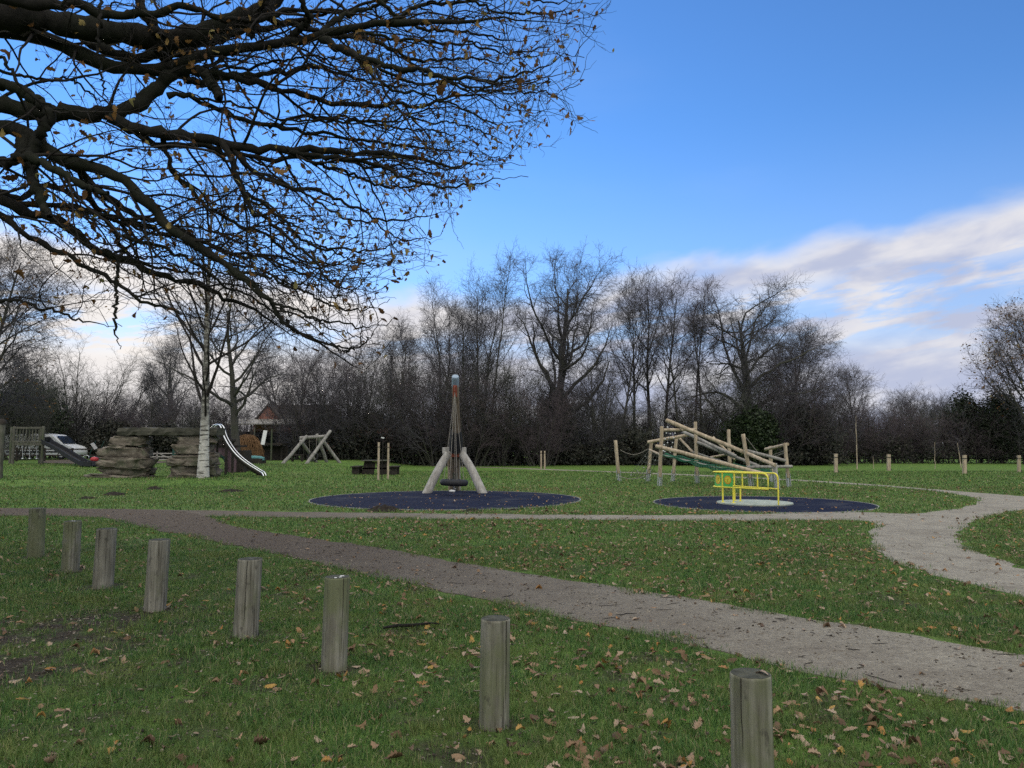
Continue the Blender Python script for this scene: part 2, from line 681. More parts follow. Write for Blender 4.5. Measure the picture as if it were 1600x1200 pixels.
def make_materials():
    # lawn
    t = NT('lawn')
    v = t.coord()
    big = t.noise(v, 0.35, 4, 0.55)
    med = t.noise(v, 2.6, 5, 0.6)
    fine = t.noise(v, 38, 4, 0.7)
    c = t.ramp(med, [(0.3, (0.066, 0.126, 0.028)), (0.55, (0.108, 0.188, 0.041)), (0.75, (0.155, 0.218, 0.058))])
    c = t.mix(t.math('MULTIPLY', t.step(big, 0.45, 0.7), 0.45), c, (0.130, 0.150, 0.058))
    c = t.mix(0.55, c, t.ramp(fine, [(0.3, (0.10, 0.10, 0.10)), (0.7, (0.85, 0.85, 0.85))]), 'OVERLAY')
    at = t.N.new('ShaderNodeAttribute')
    at.attribute_name = 'bare'
    soil = t.ramp(t.noise(v, 22, 5, 0.7), [(0.3, (0.022, 0.017, 0.012)), (0.55, (0.055, 0.044, 0.032)), (0.75, (0.12, 0.10, 0.075))])
    c = t.mix(at.outputs['Fac'], c, soil)
    a2 = t.N.new('ShaderNodeAttribute')
    a2.attribute_name = 'leafy'
    lf = t.step(t.voro(t.coord((1, 1, 1)), 11.0), 0.36, 0.20)
    lf = t.math('MULTIPLY', lf, a2.outputs['Fac'])
    c = t.mix(lf, c, t.ramp(t.noise(v, 9, 2), [(0.35, (0.12, 0.085, 0.05)), (0.65, (0.26, 0.19, 0.12))]))
    t.bump(t.math('ADD', fine, t.math('MULTIPLY', med, 0.6)), 0.8, 0.05)
    M['lawn'] = t.done(c, 0.95, 0, 0.1)

    # grass blades
    t = NT('grass_blade')
    rv = rnd_val(t)
    c = t.ramp(rv, [(0.0, (0.028, 0.074, 0.018)), (0.42, (0.060, 0.134, 0.030)), (0.74, (0.106, 0.190, 0.044)), (0.87, (0.175, 0.210, 0.066)), (0.93, (0.23, 0.205, 0.105)), (1.0, (0.34, 0.29, 0.17))])
    n = t.noise(t.coord(), 1.6, 4)
    c = t.mix(t.math('MULTIPLY', t.step(n, 0.42, 0.66), 0.55), c, (0.165, 0.180, 0.052))
    n = t.noise(t.coord(), 0.7, 5)
    c = t.mix(t.math('MULTIPLY', t.step(n, 0.50, 0.68), 0.40), c, (0.035, 0.085, 0.028))
    t.done(c, 0.6, 0, 0.25)
    tr = t.N.new('ShaderNodeBsdfTranslucent')
    t.L.new(c, tr.inputs[0])
    ms = t.N.new('ShaderNodeMixShader')
    ms.inputs[0].default_value = 0.25
    t.L.new(t.b.outputs[0], ms.inputs[1])
    t.L.new(tr.outputs[0], ms.inputs[2])
    t.L.new(ms.outputs[0], t.out.inputs[0])
    M['grass'] = t.m

    # woodchip path: dark bark chips at the left end, pale trodden grit to the right
    def pathmat(name, woody):
        t = NT(name)
        v = t.coord()
        fine = t.math('ADD', t.math('MULTIPLY', t.noise(v, 75, 4, 0.8), 0.65), t.math('MULTIPLY', t.noise(v, 22, 4, 0.75), 0.35))
        med = t.noise(v, 4.0, 5, 0.6)
        pale = t.ramp(fine, [(0.30, (0.085, 0.076, 0.062)), (0.5, (0.275, 0.252, 0.208)), (0.70, (0.54, 0.495, 0.42))])
        dark = t.ramp(t.noise(t.coord((1, 2.2, 1)), 34, 5, 0.75), [(0.3, (0.022, 0.017, 0.013)), (0.5, (0.078, 0.060, 0.045)), (0.75, (0.20, 0.160, 0.120))])
        damp = t.step(t.noise(v, 0.9, 5, 0.62), 0.48, 0.66)
        pale = t.mix(t.math('MULTIPLY', damp, 0.32), pale, (0.12, 0.10, 0.08))
        if woody:
            sp = t.N.new('ShaderNodeSeparateXYZ')
            tcn = t.N.new('ShaderNodeTexCoord')
            t.L.new(tcn.outputs['Object'], sp.inputs[0])
            f = t.math('ADD', sp.outputs[0], t.math('MULTIPLY', t.math('SUBTRACT', t.noise(v, 1.1, 5), 0.5), 4.5))
            f = t.step(f, 6.0, -4.2)
            c = t.mix(f, pale, dark)
            scr = t.step(t.noise(t.coord((1.2, 5, 1)), 7, 5, 0.7), 0.55, 0.70)
            c = t.mix(t.math('MULTIPLY', scr, 0.55), c, dark)
        else:
            sp = t.N.new('ShaderNodeSeparateXYZ')
            tcn = t.N.new('ShaderNodeTexCoord')
            t.L.new(tcn.outputs['Object'], sp.inputs[0])
            f = t.math('ADD', sp.outputs[0], t.math('MULTIPLY', t.math('SUBTRACT', t.noise(v, 1.1, 5), 0.5), 4.5))
            c = t.mix(t.math('MULTIPLY', t.step(f, 4.0, -7.0), 0.85), pale, dark)
            c = t.mix(t.math('MULTIPLY', t.step(med, 0.5, 0.72), 0.25), c, dark)
        c = t.mix(t.math('MULTIPLY', t.step(med, 0.3, 0.6), 0.22), c, (0.10, 0.085, 0.072))
        t.bump(fine, 0.7, 0.02)
        return t.done(c, 0.95, 0, 0.1)
    M['woodpath'] = pathmat('woodchip_path', True)
    M['gravel'] = pathmat('gravel_path', False)

    t = NT('rubber')
    v = t.coord()
    n = t.noise(v, 90, 3, 0.7)
    n2 = t.noise(v, 0.8, 5)
    c = t.ramp(n, [(0.35, (0.006, 0.008, 0.020)), (0.7, (0.017, 0.022, 0.048))])
    c = t.mix(t.math('MULTIPLY', t.step(n2, 0.48, 0.70), 0.6), c, (0.048, 0.050, 0.060))
    t.bump(n, 0.4, 0.01)
    M['mat'] = t.done(c, 0.95, 0, 0.08)
    M['concrete'] = simple('concrete', (0.18, 0.18, 0.17), (0.36, 0.35, 0.33), 12, 0.9, 0.2)
    M['bollard'] = timber('bollard_wood', (0.066, 0.060, 0.046), (0.190, 0.178, 0.145), (0.36, 0.342, 0.290), (0.120, 0.132, 0.066), grain=(30, 30, 1.2))
    M['bollard_top'] = simple('sawn_end', (0.028, 0.030, 0.022), (0.085, 0.085, 0.066), 14, 0.95, 0.4)
    M['crack'] = simple('wood_crack', (0.012, 0.010, 0.008), (0.03, 0.026, 0.02), 20, 1.0, 0)
    M['log'] = timber('climbing_log', (0.21, 0.160, 0.105), (0.42, 0.34, 0.245), (0.58, 0.49, 0.38), None, grain=(8, 8, 1.0))
    M['mast'] = timber('mast_timber', (0.085, 0.062, 0.042), (0.19, 0.145, 0.105), (0.30, 0.245, 0.19), None, grain=(8, 8, 1.0))
    M['log_grey'] = timber('grey_log', (0.12, 0.11, 0.10), (0.27, 0.255, 0.235), (0.40, 0.38, 0.35), None, grain=(8, 8, 1.0))
    M['leg_pale'] = timber('pale_timber', (0.20, 0.185, 0.165), (0.36, 0.34, 0.315), (0.52, 0.50, 0.47), None, grain=(10, 10, 1.0))
    M['stake'] = timber('stake_wood', (0.20, 0.15, 0.10), (0.42, 0.34, 0.25), (0.58, 0.49, 0.38), None, grain=(20, 20, 1.2))
    M['old_wood'] = timber('old_wood', (0.045, 0.042, 0.036), (0.10, 0.095, 0.08), (0.19, 0.18, 0.15), (0.06, 0.075, 0.04), grain=(10, 10, 1.5))
    M['dark_wood'] = simple('dark_wood', (0.016, 0.013, 0.011), (0.045, 0.036, 0.030), 9, 0.85, 0.3)
    M['steel'] = simple('galvanised_steel', (0.42, 0.43, 0.45), (0.62, 0.63, 0.65), 20, 0.4, 0.05, metal=0.7)
    M['bright_steel'] = simple('polished_steel', (0.70, 0.71, 0.73), (0.85, 0.86, 0.88), 10, 0.28, 0.0, metal=0.75)
    M['cap'] = simple('steel_cap', (0.22, 0.29, 0.38), (0.30, 0.37, 0.46), 10, 0.5, 0.0, metal=0.2)
    M['rust'] = simple('red_bracket', (0.10, 0.020, 0.010), (0.24, 0.060, 0.028), 14, 0.6, 0.1)
    M['black'] = simple('black_rubber', (0.010, 0.010, 0.012), (0.026, 0.026, 0.030), 16, 0.7, 0.2)
    M['rope'] = simple('rope', (0.17, 0.155, 0.135), (0.33, 0.305, 0.27), 40, 0.9, 0.3)
    M['dark_rope'] = simple('dark_rope', (0.035, 0.04, 0.035), (0.09, 0.10, 0.085), 40, 0.9, 0.3)
    M['green_net'] = simple('green_net', (0.012, 0.075, 0.045), (0.022, 0.125, 0.075), 30, 0.8, 0.1)
    M['yellow'] = simple('yellow_paint', (0.66, 0.56, 0.05), (0.80, 0.72, 0.09), 6, 0.45, 0.03)
    M['panel'] = simple('green_panel', (0.08, 0.40, 0.085), (0.10, 0.46, 0.11), 5, 0.5, 0.0)
    M['orange'] = simple('orange_ring', (0.62, 0.28, 0.02), (0.72, 0.36, 0.03), 5, 0.5, 0.0)
    M['lime'] = simple('yellow_green_disc', (0.62, 0.62, 0.05), (0.70, 0.68, 0.07), 5, 0.5, 0.0)
    M['deck'] = simple('roundabout_deck', (0.24, 0.28, 0.23), (0.42, 0.44, 0.36), 6, 0.6, 0.1)
    t = NT('stone')
    v = t.coord((1, 1, 1.8))
    n = t.noise(v, 3.0, 7, 0.65)
    c = t.ramp(n, [(0.3, (0.060, 0.048, 0.038)), (0.5, (0.140, 0.120, 0.096)), (0.72, (0.28, 0.245, 0.20))])
    n2 = t.noise(t.coord(), 1.6, 5, 0.6)
    c = t.mix(t.math('MULTIPLY', t.step(n2, 0.5, 0.66), 0.7), c, (0.055, 0.066, 0.038))
    t.bump(n, 0.9, 0.06)
    M['stone'] = t.done(c, 0.92, 0, 0.15)
    t = NT('beam_stone')
    n = t.noise(t.coord((0.6, 1, 2.5)), 3.5, 7, 0.65)
    c = t.ramp(n, [(0.3, (0.030, 0.030, 0.024)), (0.7, (0.105, 0.10, 0.080))])
    t.bump(n, 0.7, 0.04)
    M['slab'] = t.done(c, 0.92, 0, 0.15)
    t = NT('birch_bark')
    v = t.coord((1.2, 1.2, 9))
    n = t.noise(v, 1.5, 6, 0.68)
    dk = t.step(n, 0.52, 0.60)
    base = t.ramp(t.noise(t.coord(), 8, 4), [(0.3, (0.34, 0.325, 0.30)), (0.7, (0.58, 0.555, 0.515))])
    c = t.mix(dk, base, (0.045, 0.04, 0.035))
    sp = t.N.new('ShaderNodeSeparateXYZ')
    tcn = t.N.new('ShaderNodeTexCoord')
    t.L.new(tcn.outputs['Object'], sp.inputs[0])
    hi = t.step(t.math('ADD', sp.outputs[2], t.math('MULTIPLY', t.noise(t.coord((1, 1, 2)), 3.4, 4), 2.8)), 2.9, 5.0)
    c = t.mix(hi, c, t.ramp(t.noise(t.coord((1, 1, 3)), 3, 5), [(0.35, (0.040, 0.037, 0.033)), (0.52, (0.14, 0.13, 0.115)), (0.66, (0.36, 0.345, 0.31))]))
    t.bump(n, 0.3, 0.02)
    M['birch'] = t.done(c, 0.8, 0, 0.2)
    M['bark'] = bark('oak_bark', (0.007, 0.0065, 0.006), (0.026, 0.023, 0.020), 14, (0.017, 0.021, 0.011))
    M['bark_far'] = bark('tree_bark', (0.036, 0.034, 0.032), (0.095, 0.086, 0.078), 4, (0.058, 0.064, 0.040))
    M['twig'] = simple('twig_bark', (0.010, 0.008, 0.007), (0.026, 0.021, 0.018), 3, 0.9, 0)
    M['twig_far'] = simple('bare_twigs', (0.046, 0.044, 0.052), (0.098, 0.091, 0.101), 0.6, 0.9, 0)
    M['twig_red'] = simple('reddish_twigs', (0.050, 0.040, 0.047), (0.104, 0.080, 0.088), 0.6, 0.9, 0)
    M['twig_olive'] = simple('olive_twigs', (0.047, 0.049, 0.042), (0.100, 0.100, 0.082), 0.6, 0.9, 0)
    M['willow'] = simple('woven_willow', (0.10, 0.052, 0.022), (0.22, 0.125, 0.060), 3, 0.9, 0)
    M['leaf_tree'] = leafmat('oak_leaf', [(0.0, (0.080, 0.040, 0.018)), (0.4, (0.17, 0.085, 0.032)), (0.7, (0.25, 0.140, 0.050)), (0.88, (0.31, 0.215, 0.075)), (1.0, (0.29, 0.28, 0.11))], 0.42)
    M['leaf_fall'] = leafmat('fallen_leaf', [(0.0, (0.085, 0.052, 0.030)), (0.28, (0.20, 0.125, 0.072)), (0.55, (0.31, 0.21, 0.135)), (0.80, (0.42, 0.33, 0.255)), (0.92, (0.36, 0.17, 0.05)), (1.0, (0.45, 0.29, 0.09))], 0.1)
    M['leaf_ever'] = leafmat('evergreen_leaf', [(0.0, (0.012, 0.022, 0.010)), (0.5, (0.022, 0.040, 0.016)), (1.0, (0.048, 0.070, 0.028))], 0.1, 0.5)
    M['leaf_bramble'] = leafmat('bramble_leaf', [(0.0, (0.026, 0.028, 0.026)), (0.5, (0.046, 0.052, 0.042)), (1.0, (0.086, 0.080, 0.064))], 0.1, 0.7)
    M['needle'] = leafmat('pine_needles', [(0.0, (0.014, 0.022, 0.014)), (0.5, (0.026, 0.038, 0.022)), (1.0, (0.050, 0.062, 0.036))], 0.05, 0.6)
    M['chip'] = leafmat('wood_chip', [(0.0, (0.020, 0.016, 0.013)), (0.4, (0.065, 0.052, 0.042)), (0.7, (0.18, 0.15, 0.12)), (1.0, (0.40, 0.36, 0.30))], 0.0, 0.9)
    M['soil'] = simple('fresh_soil', (0.010, 0.008, 0.006), (0.036, 0.027, 0.020), 22, 1.0, 0.9, bd=0.03)
    t = NT('brick')
    br = t.N.new('ShaderNodeTexBrick')
    br.inputs['Scale'].default_value = 4.0
    br.inputs['Color1'].default_value = (0.24, 0.075, 0.050, 1)
    br.inputs['Color2'].default_value = (0.33, 0.115, 0.075, 1)
    br.inputs['Mortar'].default_value = (0.30, 0.25, 0.21, 1)
    tcn = t.N.new('ShaderNodeTexCoord')
    mp = t.N.new('ShaderNodeMapping')
    mp.inputs['Rotation'].default_value = (R(90), 0, 0)
    t.L.new(tcn.outputs['Object'], mp.inputs[0])
    t.L.new(mp.outputs[0], br.inputs['Vector'])
    M['brick'] = t.done(br.outputs[0], 0.9)
    M['roof'] = simple('roof_tiles', (0.045, 0.038, 0.034), (0.10, 0.082, 0.070), 5, 0.85, 0.3, (1, 1, 6))
    M['glass'] = simple('dark_glass', (0.010, 0.012, 0.015), (0.020, 0.023, 0.028), 2, 0.12, 0, spec=0.6)
    M['van'] = simple('white_van_paint', (0.62, 0.63, 0.65), (0.72, 0.73, 0.75), 1, 0.35, 0, spec=0.5)
    M['white'] = simple('white_board', (0.60, 0.60, 0.60), (0.72, 0.72, 0.72), 8, 0.6, 0)
    M['purple'] = simple('purple_boards', (0.11, 0.070, 0.085), (0.19, 0.125, 0.145), 6, 0.8, 0.2, (8, 8, 1))
    M['darkgreen'] = simple('dark_green_paint', (0.012, 0.045, 0.036), (0.022, 0.070, 0.055), 6, 0.6, 0.1)
    M['teal'] = simple('turquoise_sheet', (0.06, 0.19, 0.19), (0.12, 0.29, 0.28), 5, 0.6, 0.4)
    M['red'] = simple('red_plastic', (0.32, 0.025, 0.03), (0.42, 0.05, 0.05), 4, 0.45, 0)
    M['fence_yellow'] = timber('fence_boards', (0.060, 0.052, 0.030), (0.12, 0.10, 0.058), (0.19, 0.16, 0.095), None, grain=(3, 3, 9))


make_materials()

# ------------------------------------------------------------------ ground and paths
def catmull(pts, n=10):
    pts = [np.array(p, float) for p in pts]
    out = []
    for i in range(len(pts) - 1):
        p0 = pts[max(i - 1, 0)]
        p1, p2 = pts[i], pts[i + 1]
        p3 = pts[min(i + 2, len(pts) - 1)]
        for k in range(n):
            t = k / n
            out.append(0.5 * ((2 * p1) + (-p0 + p2) * t + (2 * p0 - 5 * p1 + 4 * p2 - p3) * t * t + (-p0 + 3 * p1 - 3 * p2 + p3) * t ** 3))
    out.append(pts[-1])
    return np.array(out)


def ground_line(px, n=8):
    """smooth world line on the ground under a chain of photo points"""
    w = np.array([tuple(G(*p))[:2] for p in px])
    return catmull(w, n)


def ribbon_polygon(lineA, lineB):
    return np.vstack([lineA, lineB[::-1]])


DIAG_NEAR = [(-330, 800), (-150, 803), (0, 806), (150, 809), (230, 826), (330, 845), (450, 870), (550, 893), (700, 925), (850, 960), (1000, 990), (1150, 1025), (1300, 1060), (1450, 1088), (1600, 1112), (1800, 1150), (2100, 1204), (2500, 1275), (3000, 1365)]
DIAG_FAR = [(-330, 791), (-150, 792), (0, 794), (150, 795), (260, 798), (320, 806), (380, 825), (480, 841), (580, 855), (700, 877), (800, 893), (950, 917), (1100, 940), (1250, 965), (1400, 990), (1600, 1025), (1800, 1062), (2100, 1116), (2500, 1188), (3000, 1278)]
STRIP_TOP = [(230, 796), (400, 799), (600, 801.5), (800, 803.5), (1000, 805), (1200, 803), (1345, 800.5), (1420, 803), (1480, 797), (1520, 789), (1533, 781)]
STRIP_BOT = [(300, 806.5), (400, 808), (550, 810), (700, 811), (900, 812), (1100, 813.5), (1250, 813), (1340, 813), (1368, 818), (1360, 832), (1362, 850), (1384, 868), (1430, 888), (1500, 910), (1600, 934), (1750, 972), (2000, 1035), (2500, 1165)]
FAR_LOW = [(1533, 781), (1485, 771), (1400, 761.5), (1300, 755), (1235, 751), (1100, 744.3), (1000, 740), (900, 736), (760, 730.8), (640, 727)]
FAR_TOP = [(1800, 787), (1700, 782), (1600, 775.5), (1540, 771), (1450, 764), (1350, 756), (1235, 749), (1100, 742.3), (1000, 738.3), (900, 734.6), (760, 729.8), (640, 726.3)]
JUNC_RIGHT = [(2500, 1060), (2000, 962), (1750, 920), (1600, 888), (1570, 878), (1530, 863), (1502, 846), (1500, 831), (1520, 816), (1560, 803), (1600, 797), (1700, 796), (1800, 799)]

dn, df = ground_line(DIAG_NEAR), ground_line(DIAG_FAR)
POLY_DIAG = ribbon_polygon(dn, df)
POLY_GRAVEL = np.vstack([ground_line(STRIP_TOP), ground_line(FAR_LOW)[1:], ground_line(FAR_TOP)[::-1], ground_line(JUNC_RIGHT)[::-1], ground_line(STRIP_BOT)[::-1]])
MATS = [((-1.88, 22.35), 3.82), ((6.62, 20.6), 2.80)]


def inside(poly, x, y):
    x = np.asarray(x)
    y = np.asarray(y)
    r = np.zeros(x.shape, bool)
    x1, y1 = poly[:, 0], poly[:, 1]
    x2, y2 = np.roll(x1, -1), np.roll(y1, -1)
    for a, b, c, d in zip(x1, y1, x2, y2):
        if b == d:
            continue
        k = (b > y) != (d > y)
        if k.any():
            r ^= k & (x < (c - a) * (y - b) / (d - b) + a)
    return r


def off_grass(x, y, slack=0.0):
    rj = np.random.default_rng(3)
    jx = (vnoise(x, y, 2.2) - 0.5) * 0.30 + (vnoise(x, y, 9) - 0.5) * 0.16 + rj.normal(0, 0.055, x.shape)
    jy = (vnoise(x + 31, y, 2.2) - 0.5) * 0.30 + (vnoise(x + 31, y, 9) - 0.5) * 0.16 + rj.normal(0, 0.075, x.shape)
    r = inside(POLY_DIAG, x + jx, y + jy) | inside(POLY_GRAVEL, x + jx, y + jy)
    for (cx, cy), rad in MATS:
        r |= np.hypot(x - cx, y - cy) < rad + 0.02
    return r


def bare_amount(x, y):
    """0 lawn .. 1 trodden earth"""
    x = np.asarray(x, float)
    y = np.asarray(y, float)
    b = np.zeros(x.shape)
    for px, py, rx, ry, s in ((95, 985, 1.5, 1.2, 1.0), (20, 1040, 1.2, 0.8, 1.0), (200, 1030, 0.9, 0.6, 0.75), (40, 1130, 0.8, 0.4, 0.8), (190, 1120, 0.7, 0.3, 0.7), (210, 955, 0.7, 0.6, 0.6), (330, 985, 0.5, 0.4, 0.6), (130, 1110, 0.55, 0.32, 0.8),
                              (70, 860, 0.9, 0.6, 0.7), (210, 850, 0.6, 0.7, 0.6), (300, 1150, 0.4, 0.25, 0.7), (520, 1045, 0.28, 0.22, 0.8), (240, 950, 0.35, 0.3, 1.0), (385, 992, 0.3, 0.25, 1.0),
                              (160, 918, 0.35, 0.3, 0.9), (110, 892, 0.4, 0.35, 0.9), (50, 870, 0.4, 0.4, 0.9), (770, 1135, 0.2, 0.16, 0.8), (-80, 1000, 1.2, 1.0, 0.8), (420, 1100, 0.35, 0.2, 0.5), (350, 930, 0.5, 0.4, 0.5)):
        w = G(px, py)
        q = np.hypot((x - w.x) / rx, (y - w.y) / ry)
        b = np.maximum(b, s * (1 - ss((q - 0.35) / 0.9)))
    posts = np.zeros(x.shape)
    for px, py, rr in ((1178, 1276, 0.17), (774, 1135, 0.19), (525, 1045, 0.22), (386, 992, 0.24), (243, 953, 0.28), (162, 918, 0.26), (110, 892, 0.26), (54, 870, 0.26)):
        w = G(px, py)
        q = np.hypot(x - w.x, y - w.y) / rr + (fbm(x, y, 9.0, 3) - 0.5) * 1.3
        posts = np.maximum(posts, 1 - ss((q - 0.5) / 0.5))
    n = fbm(x, y, 1.7)
    n2 = fbm(x + 40, y + 9, 6.0)
    n3 = fbm(x - 7, y + 3, 13.0, 3)
    b = b * ss((n * 0.4 + n2 * 0.45 + n3 * 0.40 - 0.50) / 0.24)
    b = np.maximum(b, posts * 0.95)
    near = 1 - ss((y - 7) / 9)
    b = np.maximum(b, 0.8 * near * ss((fbm(x + 5, y, 2.6) * 0.5 + n2 * 0.3 + n3 * 0.25 - 0.585) / 0.07))
    return b


def leafy_amount(x, y):
    x = np.asarray(x, float)
    y = np.asarray(y, float)
    a = 0.85 * ss((y - 15) / 4) * (1 - ss((y - 30) / 10)) * ss((x + 2.0) / 4)
    return a * ss((fbm(x, y, 0.5) - 0.3) / 0.3)


def graded(lo, hi, fine0, fine1, step, grow):
    a = list(np.arange(fine0, fine1, step))
    s, p = step, a[-1]
    while p < hi:
        s *= grow
        p += s
        a.append(p)
    s, p = step, a[0]
    while p > lo:
        s *= grow
        p -= s
        a.insert(0, p)
    return np.array(a)


def make_ground():
    xs = graded(-900, 900, -8, 8, 0.14, 1.07)
    ys = graded(-300, 1500, 2.2, 13, 0.11, 1.045)
    X, Y = np.meshgrid(xs, ys, indexing='ij')
    Z = hgt(X, Y)
    V = np.stack([X, Y, Z], -1).reshape(-1, 3)
    n1, n2 = X.shape
    i, j = np.meshgrid(np.arange(n1 - 1), np.arange(n2 - 1), indexing='ij')
    Q = np.stack([i * n2 + j, (i + 1) * n2 + j, (i + 1) * n2 + j + 1, i * n2 + j + 1], -1).reshape(-1, 4)
    me = mesh_np('ground', V, Q, None, M['lawn'])
    for nm, fn in (('bare', bare_amount), ('leafy', leafy_amount)):
        a = me.attributes.new(nm, 'FLOAT', 'POINT')
        val = fn(X.ravel(), Y.ravel())
        if nm == 'bare':
            pass
        a.data.foreach_set('value', val.astype(np.float32))
    setp(link('ground', me), 'wide leaf strewn green lawn of the park playing field', 'lawn', None, 'structure')


make_ground()


def sheet(name, poly, z, mat, label, cat):
    # ragged edge
    x, y = poly[:, 0], poly[:, 1]
    d = 0.10 * np.clip(np.hypot(x, y) / 8, 0.6, 1.6)
    q = np.stack([x + d * (vnoise(x, y, 3.1) - 0.5) + d * 0.6 * (vnoise(x, y, 9) - 0.5), y + d * (vnoise(x + 9, y, 3.1) - 0.5) + d * 0.6 * (vnoise(x + 9, y, 9) - 0.5)], -1)
    pts = [Vector((a, b, 0)) for a, b in q]
    tri = tessellate_polygon([pts])
    V = np.array([(a, b, z) for a, b in q])
    T = np.array(tri)
    nz = np.cross(V[T[:, 1]] - V[T[:, 0]], V[T[:, 2]] - V[T[:, 0]])[:, 2]
    T[nz < 0] = T[nz < 0][:, ::-1]
    n = len(V)
    V = np.vstack([V, V - np.array([0, 0, z + 0.03])])
    i = np.arange(n)
    me = mesh_np(name, V, np.stack([i, (i + 1) % n, n + (i + 1) % n, n + i], -1), T, mat, False)
    setp(link(name, me), label, cat, None, 'structure')


sheet('path', POLY_GRAVEL, 0.004, M['gravel'], 'pale gritty footpath looping round the play area to the right', 'path')
sheet('path', POLY_DIAG, 0.008, M['woodpath'], 'wide woodchip path crossing diagonally in front of the bollards', 'path')


# ------------------------------------------------------------------ grass, ground leaves, chips (stuff)
def in_view(x, y, margin=1.0):
    return np.abs(x) < 0.70 * y + margin


def scatter(rng, y0, y1, dens, margin=2.6):
    n = int(dens * ((y1 - y0) * 2 * (0.70 * (y0 + y1) / 2 + margin)))
    ya, yb = y0, y1
    # uniform over the trapezoid
    y = ya + (yb - ya) * rng.random(int(n * 1.6))
    x = (rng.random(len(y)) * 2 - 1) * (0.70 * yb + margin)
    k = in_view(x, y, margin)
    return x[k], y[k]


def make_grass():
    rng = np.random.default_rng(11)
    Vs, Qs, Ts, n0 = [], [], [], 0
    for y0, y1, dens, h0, w0 in ((2.6, 5.0, 5600, 0.042, 0.0036), (5.0, 8.0, 3600, 0.043, 0.0046), (8.0, 12.0, 1700, 0.043, 0.0065), (12, 18, 620, 0.045, 0.010), (18, 29, 170, 0.050, 0.018), (29, 46, 50, 0.06, 0.032)):
        x, y = scatter(rng, y0, y1, dens)
        # tufts: pull blades towards clump centres
        clump = fbm(x, y, 7.0, 2)
        keep = rng.random(len(x)) < 0.35 + 0.95 * clump
        b = bare_amount(x, y)
        keep &= rng.random(len(x)) > b * 1.08
        keep &= ~off_grass(x, y)
        x, y = x[keep], y[keep]
        n = len(x)
        z = hgt(x, y)
        h = h0 * (0.45 + 1.0 * rng.random(n)) * (0.55 + 0.9 * fbm(x, y, 1.3, 3))
        a = rng.random(n) * 2 * np.pi
        lean = h * (0.2 + 0.9 * rng.random(n))
        dx, dy = np.cos(a), np.sin(a)
        b2 = a + np.pi / 2 + rng.normal(0, 0.5, n)
        wx, wy = np.cos(b2) * w0 * 0.5, np.sin(b2) * w0 * 0.5
        base = np.stack([x, y, z], -1)
        w = np.stack([wx, wy, np.zeros(n)], -1)
        mid = base + np.stack([dx * lean * 0.35, dy * lean * 0.35, h * 0.62], -1)
        tip = base + np.stack([dx * lean, dy * lean, h * 0.98], -1)
        V = np.stack([base - w, base + w, mid + w * 0.8, mid - w * 0.8, tip], 1)
        b0 = n0 + np.arange(n) * 5
        Qs.append(np.stack([b0, b0 + 1, b0 + 2, b0 + 3], -1))
        Ts.append(np.stack([b0 + 3, b0 + 2, b0 + 4], -1))
        Vs.append(V.reshape(-1, 3))
        n0 += n * 5
    me = mesh_np('grass', np.vstack(Vs), np.vstack(Qs), np.vstack(Ts), M['grass'], False)
    setp(link('grass', me), 'short damp green grass of the park lawn', 'grass', None, 'stuff')


make_grass()


def oak_outline(rng, L=0.1, lobes=4):
    """lobed oak leaf: rows of left/right edge points along the midrib"""
    n = lobes * 5 + 1
    t = np.linspace(0, 1, n)
    env = np.sin(np.pi * np.clip(t, 0, 1) ** 1.25) ** 0.7
    w = L * 0.30 * env * (0.80 + 0.21 * np.cos(t * lobes * 2 * np.pi + np.pi))
    w = w + L * 0.012
    return t * L, w


def leaf_template(rng, curl=0.5, simple_=False):
    n_l = 3 if simple_ else 4
    t, w = oak_outline(rng, 1.0, n_l)
    if simple_:
        t, w = t[::2], w[::2]
    k = len(t)
    c1 = rng.normal(0, curl)
    c2 = rng.normal(0.0, curl * 1.2)
    tw = rng.normal(0, curl * 0.8)
    V = []
    asym = rng.normal(0, 0.08, (2, k))
    for i in range(k):
        bend = c1 * (t[i] - 0.5) ** 2 * 1.4
        wl, wr = w[i] * (1 + asym[0, i]), w[i] * (1 + asym[1, i])
        side = c2 * 0.9
        V.append((-wl, t[i] - 0.5, bend + side * wl + tw * wl * (t[i] - .5)))
        V.append((0, t[i] - 0.5, bend))
        V.append((wr, t[i] - 0.5, bend + side * wr - tw * wr * (t[i] - .5)))
    V = np.array(V)
    Q = []
    for i in range(k - 1):
        for s in range(2):
            Q.append((i * 3 + s, i * 3 + s + 1, i * 3 + 3 + s + 1, i * 3 + 3 + s))
    return V, np.array(Q)


def rot_batch(rng, n, tilt):
    """random headings with some tilt -> (n,3,3)"""
    a = rng.random(n) * 2 * np.pi
    ax = rng.normal(0, tilt, n)
    ay = rng.normal(0, tilt, n)
    ca, sa, cx, sx, cy, sy = np.cos(a), np.sin(a), np.cos(ax), np.sin(ax), np.cos(ay), np.sin(ay)
    z, o = np.zeros(n), np.ones(n)
    Rz = np.stack([ca, -sa, z, sa, ca, z, z, z, o], -1).reshape(n, 3, 3)
    Rx = np.stack([o, z, z, z, cx, -sx, z, sx, cx], -1).reshape(n, 3, 3)
    Ry = np.stack([cy, z, sy, z, o, z, -sy, z, cy], -1).reshape(n, 3, 3)
    return Rz @ Rx @ Ry


def place_batch(V, Q, pos, rot, scale):
    n, k = len(pos), len(V)
    W = np.einsum('nij,kj->nki', rot, V) * scale[:, None, None] + pos[:, None, :]
    QQ = (np.asarray(Q)[None] + (np.arange(n) * k)[:, None, None]).reshape(-1, 4)
    return W.reshape(-1, 3), QQ


